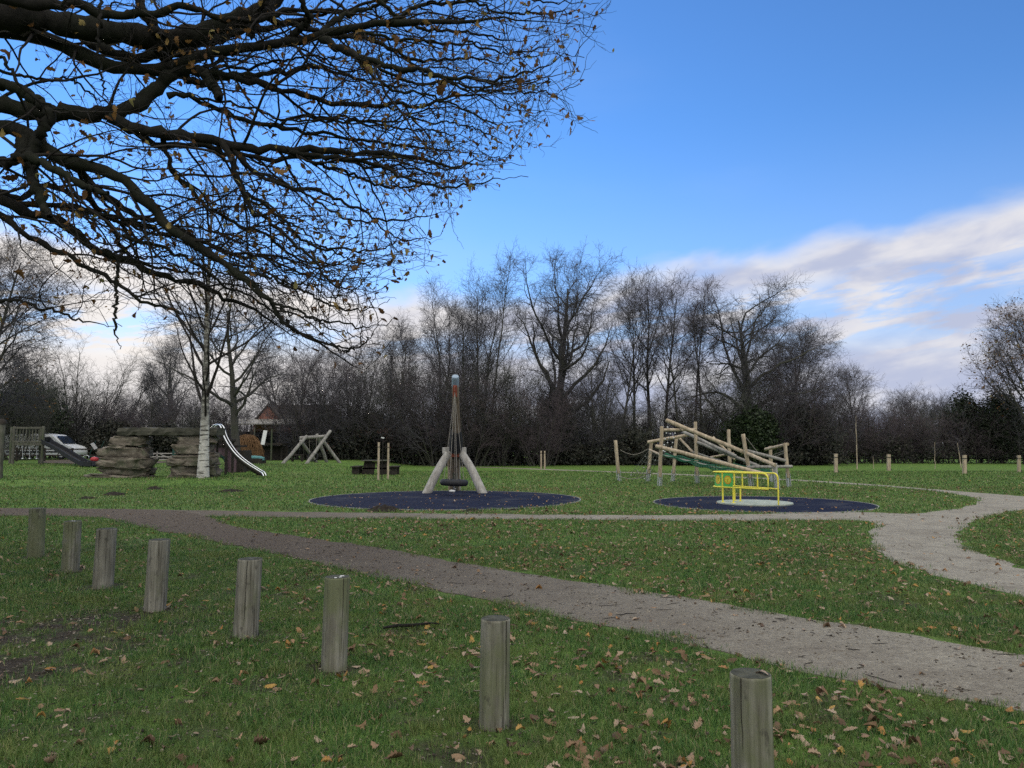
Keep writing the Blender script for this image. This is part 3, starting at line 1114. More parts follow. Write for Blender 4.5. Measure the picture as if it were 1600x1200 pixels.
def make_ground_leaves():
    rng = np.random.default_rng(21)
    X, Y = [], []
    for y0, y1, dens in ((2.8, 4.5, 78), (4.5, 7, 74), (7, 12, 66), (12, 18, 36), (18, 29, 13), (29, 40, 1.5)):
        x, y = scatter(rng, y0, y1, dens)
        # more to the right, clustered
        p = (0.20 + 0.80 * ss((x / y + 0.42) / 0.45)) * (0.42 + 0.9 * ss((fbm(x, y, 0.9) - 0.35) / 0.35))
        keep = rng.random(len(x)) < p
        og = off_grass(x, y)
        onmat = np.zeros(len(x), bool)
        for (cx, cy), rad in MATS:
            onmat |= np.hypot(x - cx, y - cy) < rad
        keep &= ~og | (rng.random(len(x)) < np.where(onmat, 0.45, 0.09))
        X.append(x[keep])
        Y.append(y[keep])
    x, y = np.concatenate(X), np.concatenate(Y)
    d = np.hypot(x, y)
    o = np.argsort(d)
    x, y = x[o], y[o]
    n = len(x)
    z = hgt(x, y) + np.where(off_grass(x, y), 0.014, 0.014 + 0.020 * rng.random(n))
    pos = np.stack([x, y, z], -1)
    sc = 0.064 * (0.45 + 0.95 * rng.random(n))
    vis = np.where(np.abs(x) < 0.66 * y + 0.05)[0]
    vis = vis[y[vis] > 3.25][:300]
    first = np.zeros(n, bool)
    first[vis] = True
    protos = []
    for k in range(10):
        V, Q = leaf_template(rng, 0.75)
        me = mesh_np('fallen_leaf', V, Q, None, M['leaf_fall'], True)
        protos.append(me)
    rot = rot_batch(rng, n, 0.28)
    global LEAF_JOBS
    LEAF_JOBS = [(protos[k % 10], pos[i], rot[i], sc[i]) for k, i in enumerate(vis)]
    rest = np.where(~first)[0]
    mb = MB()
    for k in range(12):
        sel = rest[k::12]
        V, Q = leaf_template(rng, 0.7, simple_=(k % 2 == 1))
        W, QQ = place_batch(V, Q, pos[sel], rot[sel], sc[sel] * np.where(y[sel] > 13, 1.15, 1.0))
        mb.add(W, QQ)
    setp(mb.build('leaf_litter', M['leaf_fall'], None, True), 'small dry brown leaves strewn over the lawn beyond the nearest ones', 'leaf litter', None, 'stuff')
    # chips and bark scraps on the path and on the bare patches
    mb = MB()
    box = np.array([(-.5, -.5, 0), (.5, -.5, 0), (.5, .5, 0), (-.5, .5, 0), (-.45, -.4, 1), (.45, -.4, 1), (.45, .4, 1), (-.45, .4, 1)], float)
    bq = np.array([(4, 5, 6, 7), (0, 1, 5, 4), (1, 2, 6, 5), (2, 3, 7, 6), (3, 0, 4, 7)])
    for y0, y1, dens, s in ((2.8, 8, 420, 0.018), (8, 13, 190, 0.020), (13, 20, 90, 0.022)):
        cx, cy = scatter(rng, y0, y1, dens)
        b = bare_amount(cx, cy)
        on = inside(POLY_DIAG, cx, cy)
        pw = (ss((2.5 - cx) / 7) * 0.70 + 0.30) * 0.5
        keep = (rng.random(len(cx)) < b * 1.6) | ((rng.random(len(cx)) < 0.06 + 0.46 * ss((-cx / cy + 0.15) / 0.5)) & ~off_grass(cx, cy) & (cy < 13)) | (on & (rng.random(len(cx)) < pw))
        cx, cy, on, b = cx[keep], cy[keep], on[keep], b[keep]
        nn = len(cx)
        for k in range(3):
            sel = slice(k, nn, 3)
            m = len(cx[sel])
            shape = box * np.array([(1.0, 0.45, 0.18), (1.6, 0.22, 0.16), (0.7, 0.6, 0.35)][k])
            W, QQ = place_batch(shape, bq, np.stack([cx[sel], cy[sel], np.where(on[sel], 0.009, np.where(b[sel] > 0.5, 0.004, 0.022 * rng.random(m)))], -1), rot_batch(rng, m, 0.2), s * (0.4 + 1.0 * rng.random(m) ** 2))
            mb.add(W, QQ)
    # dark sticks lying on the path
    setp(mb.build('wood_chips', M['chip'], None, False), 'bark chips and scraps on the path and bare patches', 'wood chips', None, 'stuff')
    n = 95
    yy = 3.2 + 15 * rng.random(900) ** 1.5
    xx = (rng.random(900) * 2 - 1) * 0.72 * yy
    k = (inside(POLY_DIAG, xx, yy)) & (rng.random(900) < 0.75)
    xx, yy = xx[k][:n], yy[k][:n]
    n = len(xx)
    L = 0.05 + 0.20 * rng.random(n) ** 3
    a = rng.normal(0.15, 0.6, n)
    Pp = np.zeros((n, 5, 3))
    for q in range(5):
        Pp[:, q, 0] = xx + (q / 4 - .5) * L * np.cos(a) + rng.normal(0, 0.006, n)
        Pp[:, q, 1] = yy + (q / 4 - .5) * L * np.sin(a) + rng.normal(0, 0.010, n)
        Pp[:, q, 2] = 0.014
    Rr = np.broadcast_to((0.0016 + 0.0024 * rng.random(n))[:, None], (n, 5)) * np.array([0.6, 1, 1, 0.9, 0.4])
    V, Q = tubes(Pp, Rr, 4)
    setp(link('fallen_twigs', mesh_np('fallen_twigs', V, Q, None, M['twig'], False)), 'dark thin twigs lying on the gritty path', 'twigs', None, 'stuff')


make_ground_leaves()

# ------------------------------------------------------------------ trees
def grow(parents, spec, rng):
    """one more order of branches on a batch of parent polylines; returns (P, R, L)"""
    Pp, Rr, Lp = parents
    N, n, _ = Pp.shape
    if 'pm' in spec:
        c = rng.poisson(np.clip(spec['pm'] * Lp, 0, 400)).astype(int)
        c = np.maximum(c, spec.get('min', 0))
    else:
        c = np.full(N, spec['M'])
    idx = np.repeat(np.arange(N), c)
    K = len(idx)
    start = np.concatenate([[0], np.cumsum(c)[:-1]])
    within = np.arange(K) - np.repeat(start, c)
    t0, t1 = spec.get('t', (0.2, 1.0))
    u = (within + rng.random(K)) / np.maximum(c[idx], 1)
    t = t0 + (t1 - t0) * u
    f = t * (n - 1)
    i = np.minimum(f.astype(int), n - 2)
    w = (f - i)[:, None]
    pos = Pp[idx, i] * (1 - w) + Pp[idx, i + 1] * w
    tan = Pp[idx, i + 1] - Pp[idx, i]
    tan /= np.linalg.norm(tan, axis=1, keepdims=True) + 1e-9
    rad = Rr[idx, i] * (1 - w[:, 0]) + Rr[idx, i + 1] * w[:, 0]
    ref = np.tile(np.array([0.0, 0.0, 1.0]), (K, 1))
    ref[np.abs(tan[:, 2]) > 0.9] = (1, 0, 0)
    a = np.cross(tan, ref)
    a /= np.linalg.norm(a, axis=1, keepdims=True)
    b = np.cross(a, tan)
    phi = within * 2.4 + rng.random(N)[idx] * 6.28 + rng.normal(0, 0.5, K)
    flat = spec.get('flat', 1.0)
    cp, sp = np.cos(phi), np.sin(phi) * flat
    q = np.hypot(cp, sp) + 1e-6
    ang = np.radians(rng.uniform(spec['ang'][0], spec['ang'][1], K))
    if 'angt' in spec:
        ang = ang * (1 + spec['angt'] * (u - 0.5))
    d = np.cos(ang)[:, None] * tan + np.sin(ang)[:, None] * ((cp / q)[:, None] * a + (sp / q)[:, None] * b)
    prof = spec.get('prof')
    L = spec['len'] * rng.uniform(0.6, 1.3, K)
    if prof:
        L = L * np.interp(u, [k / (len(prof) - 1) for k in range(len(prof))], prof)
    if spec.get('rel'):
        L = L * Lp[idx]
    m = spec.get('n', 5)
    out = np.empty((K, m, 3))
    out[:, 0] = pos
    up = spec.get('up', 0.0)
    wig = spec.get('wig', 0.2)
    bias = np.array(spec.get('bias', (0, 0, 0)), float)
    for s in range(1, m):
        d = d + rng.normal(0, wig, (K, 3)) + np.array([0, 0, up]) + bias
        d /= np.linalg.norm(d, axis=1, keepdims=True) + 1e-9
        out[:, s] = out[:, s - 1] + d * (L / (m - 1))[:, None]
    r0 = np.minimum(rad * spec.get('rr', 0.65), np.maximum(L * spec.get('rl', 0.02), spec.get('rmin', 0.004)))
    r0 = np.maximum(r0, spec.get('rmin', 0.004))
    tp = np.linspace(1, spec.get('tip', 0.35), m)
    return out, r0[:, None] * tp[None, :], L


def stems(rng, n, h, r0, r1=None, m=12, spread=0.0, lean=0.0, wig=0.05, up=0.03, fan=0.0, hvar=0.15):
    """n starting stems at the origin"""
    r1 = r0 * 0.15 if r1 is None else r1
    a = rng.random() * 6.28 + np.arange(n) * 2.4 + rng.normal(0, 0.3, n)
    q = spread * np.sqrt((np.arange(n) + 0.5) / n)
    Pp = np.zeros((n, m, 3))
    Pp[:, 0, 0], Pp[:, 0, 1] = q * np.cos(a), q * np.sin(a)
    Pp[:, 0, 2] = -0.15
    l = np.abs(rng.normal(lean, lean * 0.35 + 1e-6, n)) if n > 1 else np.full(n, lean)
    d = np.stack([np.cos(a) * np.sin(l), np.sin(a) * np.sin(l), np.cos(l)], -1)
    L = h * (1 + rng.uniform(-hvar, hvar, n)) if n > 1 else np.full(n, float(h))
    for s in range(1, m):
        d = d + rng.normal(0, wig, (n, 3)) + np.array([0, 0, up])
        d /= np.linalg.norm(d, axis=1, keepdims=True)
        Pp[:, s] = Pp[:, s - 1] + d * (L / (m - 1))[:, None]
    t = np.linspace(0, 1, m)
    prof = r0 + (r1 - r0) * t ** 0.8
    prof[0] *= 1.45
    if m > 4:
        prof[1] *= 1.08
    Rr = np.broadcast_to(prof, (n, m)) * (rng.uniform(0.7, 1.15, n)[:, None] if n > 1 else 1.0)
    return Pp, Rr.copy(), L


def leaf_cloud(rng, centres, per, spread, size):
    n = len(centres) * per
    pos = np.repeat(centres, per, 0) + rng.normal(0, 1, (n, 3)) * np.array(spread)
    quad = np.array([(-.5, -.28, 0), (.5, -.34, 0.05), (.55, .3, 0), (-.5, .25, 0.08)])
    W, Q = place_batch(quad, np.array([(0, 1, 2, 3)]), pos, rot_batch(rng, n, 1.0), size * rng.uniform(0.6, 1.4, n))
    return W, Q


def build_tree(name, label, cat, loc, root, specs, seed, mbark, mtwig, group=None, split=1, sides=(10, 6, 4, 3, 3, 3), rz=0.0, leaves=None, ever=None, crown='crown'):
    rng = np.random.default_rng(seed)
    lv = [stems(rng, **root) if isinstance(root, dict) else root]
    for s in specs:
        src = lv[-1]
        if s.get('also'):
            pass
        lv.append(grow(src, s, rng))
    t = thing(name, label, cat, loc, rz, group)
    for part, mat, rangei in (('trunk', mbark, range(0, split + 1)), (crown, mtwig, range(split + 1, len(lv)))):
        mb = MB()
        for i in rangei:
            V, Q = tubes(lv[i][0], lv[i][1], sides[min(i, len(sides) - 1)])
            mb.add(V, Q)
        if mb.n:
            mb.build(part, mat, t, smooth=True)
    if leaves:
        src = lv[leaves.get('level', -1)]
        ends = src[0][:, -1]
        k = rng.random(len(ends)) < leaves['prob']
        W, Q = leaf_cloud(rng, ends[k], leaves['per'], leaves['spread'], leaves['size'])
        mb = MB().add(W, Q)
        mb.build('leaves', leaves['mat'], t)
    return t, lv


OAK = [dict(M=24, tip=0.12, t=(0.17, 0.98), ang=(32, 58), len=7.6, prof=(0.85, 1.05, 0.95, 0.75, 0.42), n=9, wig=0.11, up=0.07, rr=0.6, rl=0.026),
       dict(M=9, t=(0.18, 1.0), ang=(28, 55), len=2.6, prof=(1.0, 1.1, 0.9, 0.75), n=6, wig=0.18, up=0.03, rr=0.6, rl=0.018, rmin=0.014),
       dict(M=8, t=(0.15, 1.0), ang=(28, 60), len=1.15, n=5, wig=0.22, up=0.02, rr=0.6, rl=0.014, rmin=0.009),
       dict(M=6, t=(0.1, 1.0), ang=(28, 62), len=0.52, n=3, wig=0.2, up=0.02, rr=0.6, rmin=0.0065, tip=0.6)]


def spec(base, **kw):
    """copy of a branching recipe with changes: l0=..dict updates"""
    s = [dict(d) for d in base]
    for k, v in kw.items():
        s[int(k[1:])].update(v)
    return s


POLE = [dict(M=17, t=(0.30, 0.98), ang=(24, 50), len=3.7, prof=(0.9, 1.1, 0.95, 0.7, 0.4), n=8, wig=0.10, up=0.09, rr=0.55, rl=0.020, tip=0.2),
        dict(M=7, t=(0.2, 1.0), ang=(25, 52), len=1.5, n=5, wig=0.18, up=0.04, rr=0.6, rl=0.016, rmin=0.012),
        dict(M=6, t=(0.15, 1.0), ang=(25, 55), len=0.8, n=4, wig=0.2, up=0.03, rr=0.6, rmin=0.0085),
        dict(M=5, t=(0.1, 1.0), ang=(25, 55), len=0.42, n=3, wig=0.2, up=0.03, rr=0.6, rmin=0.006, tip=0.6)]
SHRUB = [dict(M=9, t=(0.15, 1.0), ang=(20, 55), len=1.9, n=6, wig=0.16, up=0.03, rr=0.6, rl=0.016, rmin=0.010),
         dict(M=8, t=(0.1, 1.0), ang=(25, 60), len=0.9, n=4, wig=0.2, up=0.02, rr=0.6, rmin=0.0075),
         dict(M=6, t=(0.1, 1.0), ang=(25, 60), len=0.45, n=3, wig=0.2, up=0.02, rr=0.6, rmin=0.0055, tip=0.6)]


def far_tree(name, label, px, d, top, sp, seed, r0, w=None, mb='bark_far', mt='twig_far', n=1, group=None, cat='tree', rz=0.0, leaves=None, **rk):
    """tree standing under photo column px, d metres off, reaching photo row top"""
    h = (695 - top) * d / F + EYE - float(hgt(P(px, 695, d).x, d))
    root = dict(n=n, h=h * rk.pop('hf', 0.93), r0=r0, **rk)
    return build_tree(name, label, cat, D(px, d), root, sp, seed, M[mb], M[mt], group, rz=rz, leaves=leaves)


def make_far_trees():
    # the big oak in the middle and its neighbours to the right
    far_tree('oak_tree', 'tallest bare oak in the middle of the tree line, right of the tyre swing mast', 872, 62, 392,
             spec(OAK, l0=dict(M=24, t=(0.15, 0.96), ang=(34, 60), len=7.8, prof=(0.9, 1.1, 1.0, 0.75, 0.45), up=0.06, rl=0.032, wig=0.17, n=11), l1=dict(M=13, len=2.1, wig=0.30, n=7), l2=dict(M=9, len=0.95, wig=0.3), l3=dict(M=5)), 101, 0.50, wig=0.025, up=0.05, m=12, hf=0.84)
    far_tree('oak_tree', 'spreading bare oak standing right behind the log climbing frame', 1160, 61, 432,
             spec(OAK, l0=dict(M=22, t=(0.22, 0.95), ang=(40, 68), len=7.6, prof=(0.8, 1.1, 1.05, 0.8, 0.45), up=0.05, bias=(0.02, 0, 0), wig=0.19, n=11, rl=0.032), l1=dict(M=13, len=2.0, wig=0.32, n=7), l2=dict(M=9, len=0.95, wig=0.3), l3=dict(M=5)), 77, 0.46, wig=0.05, up=0.03, m=12, hf=0.78)
    far_tree('bare_tree', 'slender many-stemmed bare tree rising left of the tallest oak', 752, 59, 452,
             spec(POLE, l0=dict(M=11, len=3.4, ang=(16, 38)), l1=dict(M=8), l2=dict(M=6)), 31, 0.17, n=5, spread=0.5, lean=0.17, wig=0.05, up=0.0, hvar=0.2)
    far_tree('bare_tree', 'lighter bare tree with wispy upright twigs left of the tyre swing mast', 694, 63, 478,
             spec(POLE, l0=dict(M=12, len=3.4, ang=(20, 44)), l2=dict(M=6)), 32, 0.16, n=3, spread=0.4, lean=0.16, wig=0.05, up=0.0)
    far_tree('bare_tree', 'pale wispy bare tree behind the picnic table', 622, 72, 508,
             spec(POLE, l0=dict(M=13, len=3.6, ang=(20, 46)), l2=dict(M=6)), 33, 0.17, n=3, spread=0.5, lean=0.17, wig=0.05, up=0.0)
    px = [(962, 475, 0.15, 'leaning bare tree with outward boughs just right of the tallest oak', 0.16, 41),
          (992, 462, 0.17, 'leftmost tall pole-like tree of the close trio behind the climbing frame', 0.05, 42),
          (1016, 446, 0.22, 'thickest straight trunk of the close trio behind the climbing frame', 0.03, 43),
          (1038, 441, 0.19, 'rightmost tall straight trunk of the close trio behind the climbing frame', 0.04, 44)]
    for i, (x, top, r, lab, lean, sd) in enumerate(px):
        far_tree('bare_tree', lab, x, 63 + 1.3 * (i % 3), top, spec(POLE, l0=dict(len=4.0 if i else 4.8, M=19, t=(0.36, 0.98), prof=(0.8, 1.1, 1.1, 0.9, 0.6)), l2=dict(M=6), l3=dict(M=5)), sd, r, wig=0.03, up=0.01, lean=lean)
    far_tree('bare_tree', 'thin crooked tree with a short crown between the trio and the twin trunks', 1061, 60, 505,
             spec(POLE, l0=dict(M=10, t=(0.55, 1), len=2.4, ang=(25, 60))), 45, 0.14, wig=0.05, up=0.0)
    far_tree('bare_tree', 'twin-trunked tree with a dense tuft of twigs at its top', 1090, 61, 437,
             spec(POLE, l0=dict(M=12, t=(0.5, 1), len=1.9, ang=(25, 60)), l1=dict(M=7, len=1.0), l2=dict(M=7, len=0.55), l3=dict(M=4)), 46, 0.15, n=2, spread=0.5, lean=0.05, wig=0.04, up=0.02, mt='twig_red')
    far_tree('bare_tree', 'broad low bare tree arching to the right of the spreading oak', 1228, 63, 520,
             spec(OAK, l0=dict(M=18, len=4.6, ang=(35, 65)), l1=dict(len=1.9), l3=dict(M=5)), 47, 0.2, n=2, spread=0.6, lean=0.25, wig=0.08, up=0.0)
    far_tree('bare_tree', 'fan-shaped bare tree standing alone in the gap on the right', 1338, 68, 588,
             spec(POLE, l0=dict(M=20, t=(0.2, 0.98), len=3.2, ang=(22, 44))), 48, 0.17, wig=0.04, up=0.02)
    far_tree('oak_tree', 'large bare tree cut by the right edge with a few last brown leaves', 1606, 62, 510,
             spec(OAK, l0=dict(M=26, len=5.6, t=(0.25, 0.97), ang=(38, 68))), 49, 0.30, wig=0.05, up=0.03,
             leaves=dict(prob=0.10, per=2, spread=(0.1, 0.1, 0.1), size=0.13, mat=M['leaf_tree']))
    # left-hand side
    far_tree('oak_tree', 'stout bare tree with crooked boughs right behind the birch', 368, 44, 462,
             spec(OAK, l0=dict(M=16, t=(0.32, 0.95), len=4.6, ang=(40, 70), wig=0.17, up=0.05), l1=dict(M=8, len=2.0), l2=dict(M=7, len=1.0)), 51, 0.30, wig=0.06, up=0.02)
    far_tree('bare_tree', 'wide rounded bare tree with fine drooping twigs at the left edge', -28, 50, 372,
             spec(OAK, l0=dict(M=26, t=(0.2, 0.97), len=4.8, ang=(38, 65), up=0.03), l1=dict(M=10, len=2.1, up=-0.02), l2=dict(M=9, len=1.1, up=-0.03), l3=dict(M=6, up=-0.03)), 52, 0.26, wig=0.05, up=0.02,
             leaves=dict(prob=0.03, per=2, spread=(0.1, 0.1, 0.1), size=0.12, mat=M['leaf_tree']))
    far_tree('bare_tree', 'round dome of thin upright stems behind the white van', 132, 68, 556,
             spec(SHRUB, l0=dict(M=12, len=2.2, ang=(18, 42))), 53, 0.10, n=14, spread=1.6, lean=0.42, wig=0.06, up=0.02, mt='twig_olive')
    far_tree('bare_tree', 'slim young bare tree seen above the stone arch', 231, 58, 585,
             spec(POLE, l0=dict(M=14, len=2.0, ang=(25, 55)), l1=dict(M=6, len=0.9)), 54, 0.10, wig=0.03, up=0.02)
    # more distant crowns that close the line of trees
    for k, (x, d, top, sd, lab) in enumerate(((270, 82, 562, 61, 'hazy distant bare tree between the slim tree and the birch trunk'),
                                             (455, 84, 548, 62, 'distant bare tree crown above the brick house roof'),
                                             (555, 86, 540, 63, 'distant bare tree crown behind the timber swing'),
                                             (1420, 92, 632, 64, 'small distant bare tree rising from the hedge left of the pale sapling pair'),
                                             (1470, 92, 628, 65, 'distant rounded bare tree beside the dark pines'),
                                             (930, 84, 560, 66, 'distant bare tree filling the gap right of the tallest oak'),
                                             (60, 82, 545, 67, 'distant bare tree showing behind the play tower'))):
        far_tree('bare_tree', lab, x, d, top, spec(POLE, l0=dict(M=18, t=(0.2, 0.98), len=4.2, ang=(26, 52)), l2=dict(M=6), l3=dict(M=4)), sd, 0.2, n=2, spread=0.8, lean=0.14, wig=0.05)

    # birch with white bark
    sp = [dict(M=30, t=(0.20, 0.97), ang=(34, 56), len=5.2, prof=(0.95, 1.15, 1.0, 0.7, 0.4), n=9, wig=0.08, up=0.075, rr=0.46, rl=0.015, tip=0.2),
          dict(M=10, t=(0.2, 1.0), ang=(22, 48), len=1.4, n=6, wig=0.12, up=-0.02, rr=0.55, rl=0.008, rmin=0.006),
          dict(M=7, t=(0.15, 1.0), ang=(22, 48), len=0.62, n=4, wig=0.16, up=-0.06, rr=0.6, rmin=0.0042)]
    rng = np.random.default_rng(71)
    base = G(317, 753)
    root = stems(rng, 1, 13.2, 0.235, 0.02, 14, wig=0.018, up=0.03)
    root[1][0, 0] *= 0.80
    build_tree('birch_tree', 'birch with white banded bark standing in front of the stone arch', 'tree', base, root, sp, 71, M['birch'], M['twig'], split=0,
               leaves=dict(prob=0.012, per=1, spread=(0.05, 0.05, 0.05), size=0.07, mat=M['leaf_tree']), sides=(14, 6, 4, 3))


def make_shrubs():
    # bare thicket shrubs along the back of the playing field
    protos = []
    for k, (seed, n, lean, mt) in enumerate(((201, 16, 0.45, 'twig_far'), (202, 14, 0.38, 'twig_red'), (203, 18, 0.5, 'twig_olive'))):
        protos.append((k, seed, n, lean, mt))
    spots = [(470, 59, 592, 0), (500, 60, 566, 1), (548, 60, 572, 0), (590, 62, 588, 2), (650, 60, 592, 1), (690, 58, 582, 0), (735, 57, 590, 1), (785, 58, 584, 2), (815, 60, 580, 0), (845, 57, 615, 1),
             (915, 60, 610, 0), (955, 62, 632, 2), (1000, 64, 640, 1), (1045, 63, 630, 0), (1085, 61, 605, 1), (1125, 60, 590, 2), (1180, 59, 600, 0), (1225, 60, 588, 1), (1265, 61, 605, 0), (1295, 63, 628, 1),
             (1380, 72, 648, 1), (1350, 70, 652, 0), (1440, 74, 648, 2), (20, 58, 610, 2), (205, 66, 640, 0), (270, 66, 640, 2), (700, 66, 575, 2), (880, 66, 605, 1), (-60, 56, 580, 0), (100, 70, 622, 2), (160, 66, 626, 0), (236, 64, 634, 1), (75, 66, 600, 2), (300, 70, 618, 0), (345, 72, 626, 1)]
    labels = {0: 'bare grey twiggy shrub in the thicket under the tree line', 1: 'reddish brown bare shrub in the thicket under the tree line', 2: 'olive tinged bare shrub in the thicket under the tree line'}
    made = {}
    for i, (px, d, top, k) in enumerate(spots):
        h = (695 - top) * d / F + EYE
        loc = D(px, d)
        if k not in made:
            _, seed, n, lean, mt = protos[k]
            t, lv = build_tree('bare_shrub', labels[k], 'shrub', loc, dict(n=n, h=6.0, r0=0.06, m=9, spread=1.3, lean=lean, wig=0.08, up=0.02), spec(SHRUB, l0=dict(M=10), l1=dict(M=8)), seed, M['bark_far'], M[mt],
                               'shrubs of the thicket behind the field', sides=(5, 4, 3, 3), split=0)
            made[k] = t
            t.scale = (h / 6.0 * 0.9, h / 6.0 * 0.9, h / 6.4)
            t.rotation_euler.z = i
        else:
            dup(made[k], loc, i * 1.7, labels[k], (h / 6.0 * 0.9, h / 6.0 * 0.9, h / 6.4))

    # evergreen bushes and ivy: leaf masses on stems
    rng = np.random.default_rng(301)

    def leafy_bush(name, label, px, d, top, wpx, mat, seed, clumps=70, per=90, size=0.14, cat='bush', shape=1.0, group=None, low=0.05):
        rng = np.random.default_rng(seed)
        h = (695 - top) * d / F + EYE - float(hgt(P(px, 695, d).x, d))
        wr = wpx * d / F / 2
        t = thing(name, label, cat, D(px, d), 0, group)
        c = []
        while len(c) < clumps:
            p = rng.uniform(-1, 1, 3)
            q = np.linalg.norm(p)
            if q > 1 or q < 0.35:
                continue
            z = (p[2] + 1) / 2
            wz = (1 - z) ** 0.35 * (0.75 + 0.5 * z) if shape == 1.0 else 1.0
            c.append((p[0] * wr * wz, p[1] * wr * wz * 0.8, low * h + z * h * (0.9 - low)))
        c = np.array(c)
        sp = np.array([wr, wr, h * 0.6]) * 0.14
        W, Q = leaf_cloud(rng, c, per, sp, size)
        k = W.reshape(-1, 4, 3)
        ok = k[:, :, 2].min(1) > 0.0
        mb = MB().add(k[ok].reshape(-1, 3), np.arange(ok.sum() * 4).reshape(-1, 4))
        mb.build('foliage', mat, t)
        st = MB()
        for q in range(0, clumps, 3):
            p = c[q]
            mid = p * np.array([0.35, 0.35, 0.5])
            st.tube([(0, 0, -0.1), mid + rng.normal(0, 0.15, 3), p], [0.05, 0.035, 0.012], 5, False)
        st.build('stems', M['bark_far'], t, smooth=True)
        return t
    leafy_bush('ivy_bush', 'dark ivy mass wrapped round the foot of the tallest oak', 872, 61.2, 600, 75, M['leaf_ever'], 311, 90, 110, 0.15)
    leafy_bush('holly_bush', 'dark green holly bush right behind the log climbing frame', 1172, 57, 628, 95, M['leaf_ever'], 312, 100, 120, 0.15)
    leafy_bush('evergreen_bush', 'dark evergreen bush at the left edge behind the play tower', 30, 62, 592, 150, M['leaf_ever'], 313, 130, 120, 0.16)
    leafy_bush('leafy_bush', 'low dark bush between the white van and the stone arch', 175, 63, 656, 110, M['leaf_bramble'], 314, 90, 110, 0.15)
    leafy_bush('leafy_bush', 'dark bush seen through and behind the stone arch', 258, 60, 660, 110, M['leaf_bramble'], 315, 80, 110, 0.15)
    leafy_bush('ivy_bush', 'dense dark ivy bush right of the holly behind the low end of the frame', 1255, 60, 632, 110, M['leaf_bramble'], 316, 110, 120, 0.14)
    leafy_bush('pine_tree', 'dark flat-topped pine left of the pair on the right', 1508, 66, 612, 74, M['needle'], 317, 90, 150, 0.13, 'tree', low=0.12)
    leafy_bush('pine_tree', 'dark rounded pine right of the pair, beside the right edge tree', 1563, 65, 606, 84, M['needle'], 318, 100, 150, 0.13, 'tree', low=0.12)
    # low bramble bank at the foot of the thicket
    Ws, Qs, n0 = [], [], 0
    rng = np.random.default_rng(320)
    c = []
    for px in np.arange(462, 1310, 2.2):
        d = 58.5 + rng.random() * 3.5 + (0 if px > 640 else 0)
        if 590 < px < 640:
            d += 1
        b = D(px, d)
        hh = 1.0 + 2.2 * vnoise(np.array([px * 0.02]), np.array([3.0]), 1.0)[0]
        for q in range(3):
            c.append((b.x + rng.normal(0, 0.4), b.y + rng.normal(0, 0.5) - 0.2 * 0, b.z + hh * rng.random() ** 1.3 + 0.1))
    W, Q = leaf_cloud(rng, np.array(c), 42, (0.34, 0.4, 0.26), 0.16)
    k = W.reshape(-1, 4, 3)
    ok = k[:, :, 2].min(1) > 0.02
    W = k[ok].reshape(-1, 3)
    Q = np.arange(len(W)).reshape(-1, 4)
    setp(link('undergrowth', mesh_np('undergrowth', W, Q, None, M['leaf_bramble'], False)), 'dark bramble undergrowth along the foot of the thicket', 'undergrowth', None, 'stuff')

    # field hedge on the right, cut to about head height, with taller stems
    t = thing('field_hedge', 'long bare field hedge behind the rail fence on the right', 'hedge', D(1440, 65.3))
    rng = np.random.default_rng(330)
    xs = np.linspace(-14, 17, 78)
    n = len(xs)
    Pp = np.zeros((n, 7, 3))
    Pp[:, 0, 0] = xs + rng.normal(0, 0.2, n)
    Pp[:, 0, 1] = rng.normal(0, 0.4, n)
    d = np.stack([rng.normal(0, 0.25, n), rng.normal(0, 0.25, n), np.ones(n)], -1)
    L = rng.uniform(2.6, 4.6, n)
    for s in range(1, 7):
        d = d + rng.normal(0, 0.1, (n, 3))
        d /= np.linalg.norm(d, axis=1, keepdims=True)
        Pp[:, s] = Pp[:, s - 1] + d * (L / 6)[:, None]
    root = (Pp, np.tile(np.linspace(0.06, 0.015, 7), (n, 1)), L)
    l1 = grow(root, dict(M=11, t=(0.1, 1), ang=(25, 65), len=1.4, n=5, wig=0.2, up=0.02, rmin=0.010), rng)
    l2 = grow(l1, dict(M=8, t=(0.1, 1), ang=(25, 65), len=0.75, n=4, wig=0.22, rmin=0.008), rng)
    l3 = grow(l2, dict(M=5, t=(0.1, 1), ang=(25, 65), len=0.4, n=3, wig=0.22, rmin=0.006, tip=0.6), rng)
    mb = MB()
    for q, kk in ((root, 5), (l1, 4)):
        mb.add(*tubes(q[0], q[1], kk))
    mb.build('stems', M['bark_far'], t, True)
    mb = MB()
    for q in (l2, l3):
        mb.add(*tubes(q[0], q[1], 3))
    mb.build('twigs', M['twig_red'], t, True)
    c = np.stack([rng.uniform(-14, 17, 420), rng.normal(0, 0.5, 420), rng.uniform(0.3, 2.0, 420)], -1)
    W, Q = leaf_cloud(rng, c, 36, (0.4, 0.3, 0.3), 0.13)
    MB().add(W, Q).build('leaves', M['leaf_bramble'], t)

    # distant wood behind everything, one mass
    rng = np.random.default_rng(340)
    n = 520
    az = rng.uniform(-44, 44, n)
    dist = rng.uniform(98, 125, n)
    Pp = np.zeros((n, 7, 3))
    Pp[:, 0, 0] = dist * np.sin(np.radians(az))
    Pp[:, 0, 1] = dist * np.cos(np.radians(az))
    L = rng.uniform(3.5, 6.3, n)
    d = np.stack([rng.normal(0, 0.18, n), rng.normal(0, 0.18, n), np.ones(n)], -1)
    for s in range(1, 7):
        d = d + rng.normal(0, 0.07, (n, 3))
        d /= np.linalg.norm(d, axis=1, keepdims=True)
        Pp[:, s] = Pp[:, s - 1] + d * (L / 6)[:, None]
    root = (Pp, np.tile(np.linspace(0.11, 0.02, 7), (n, 1)), L)
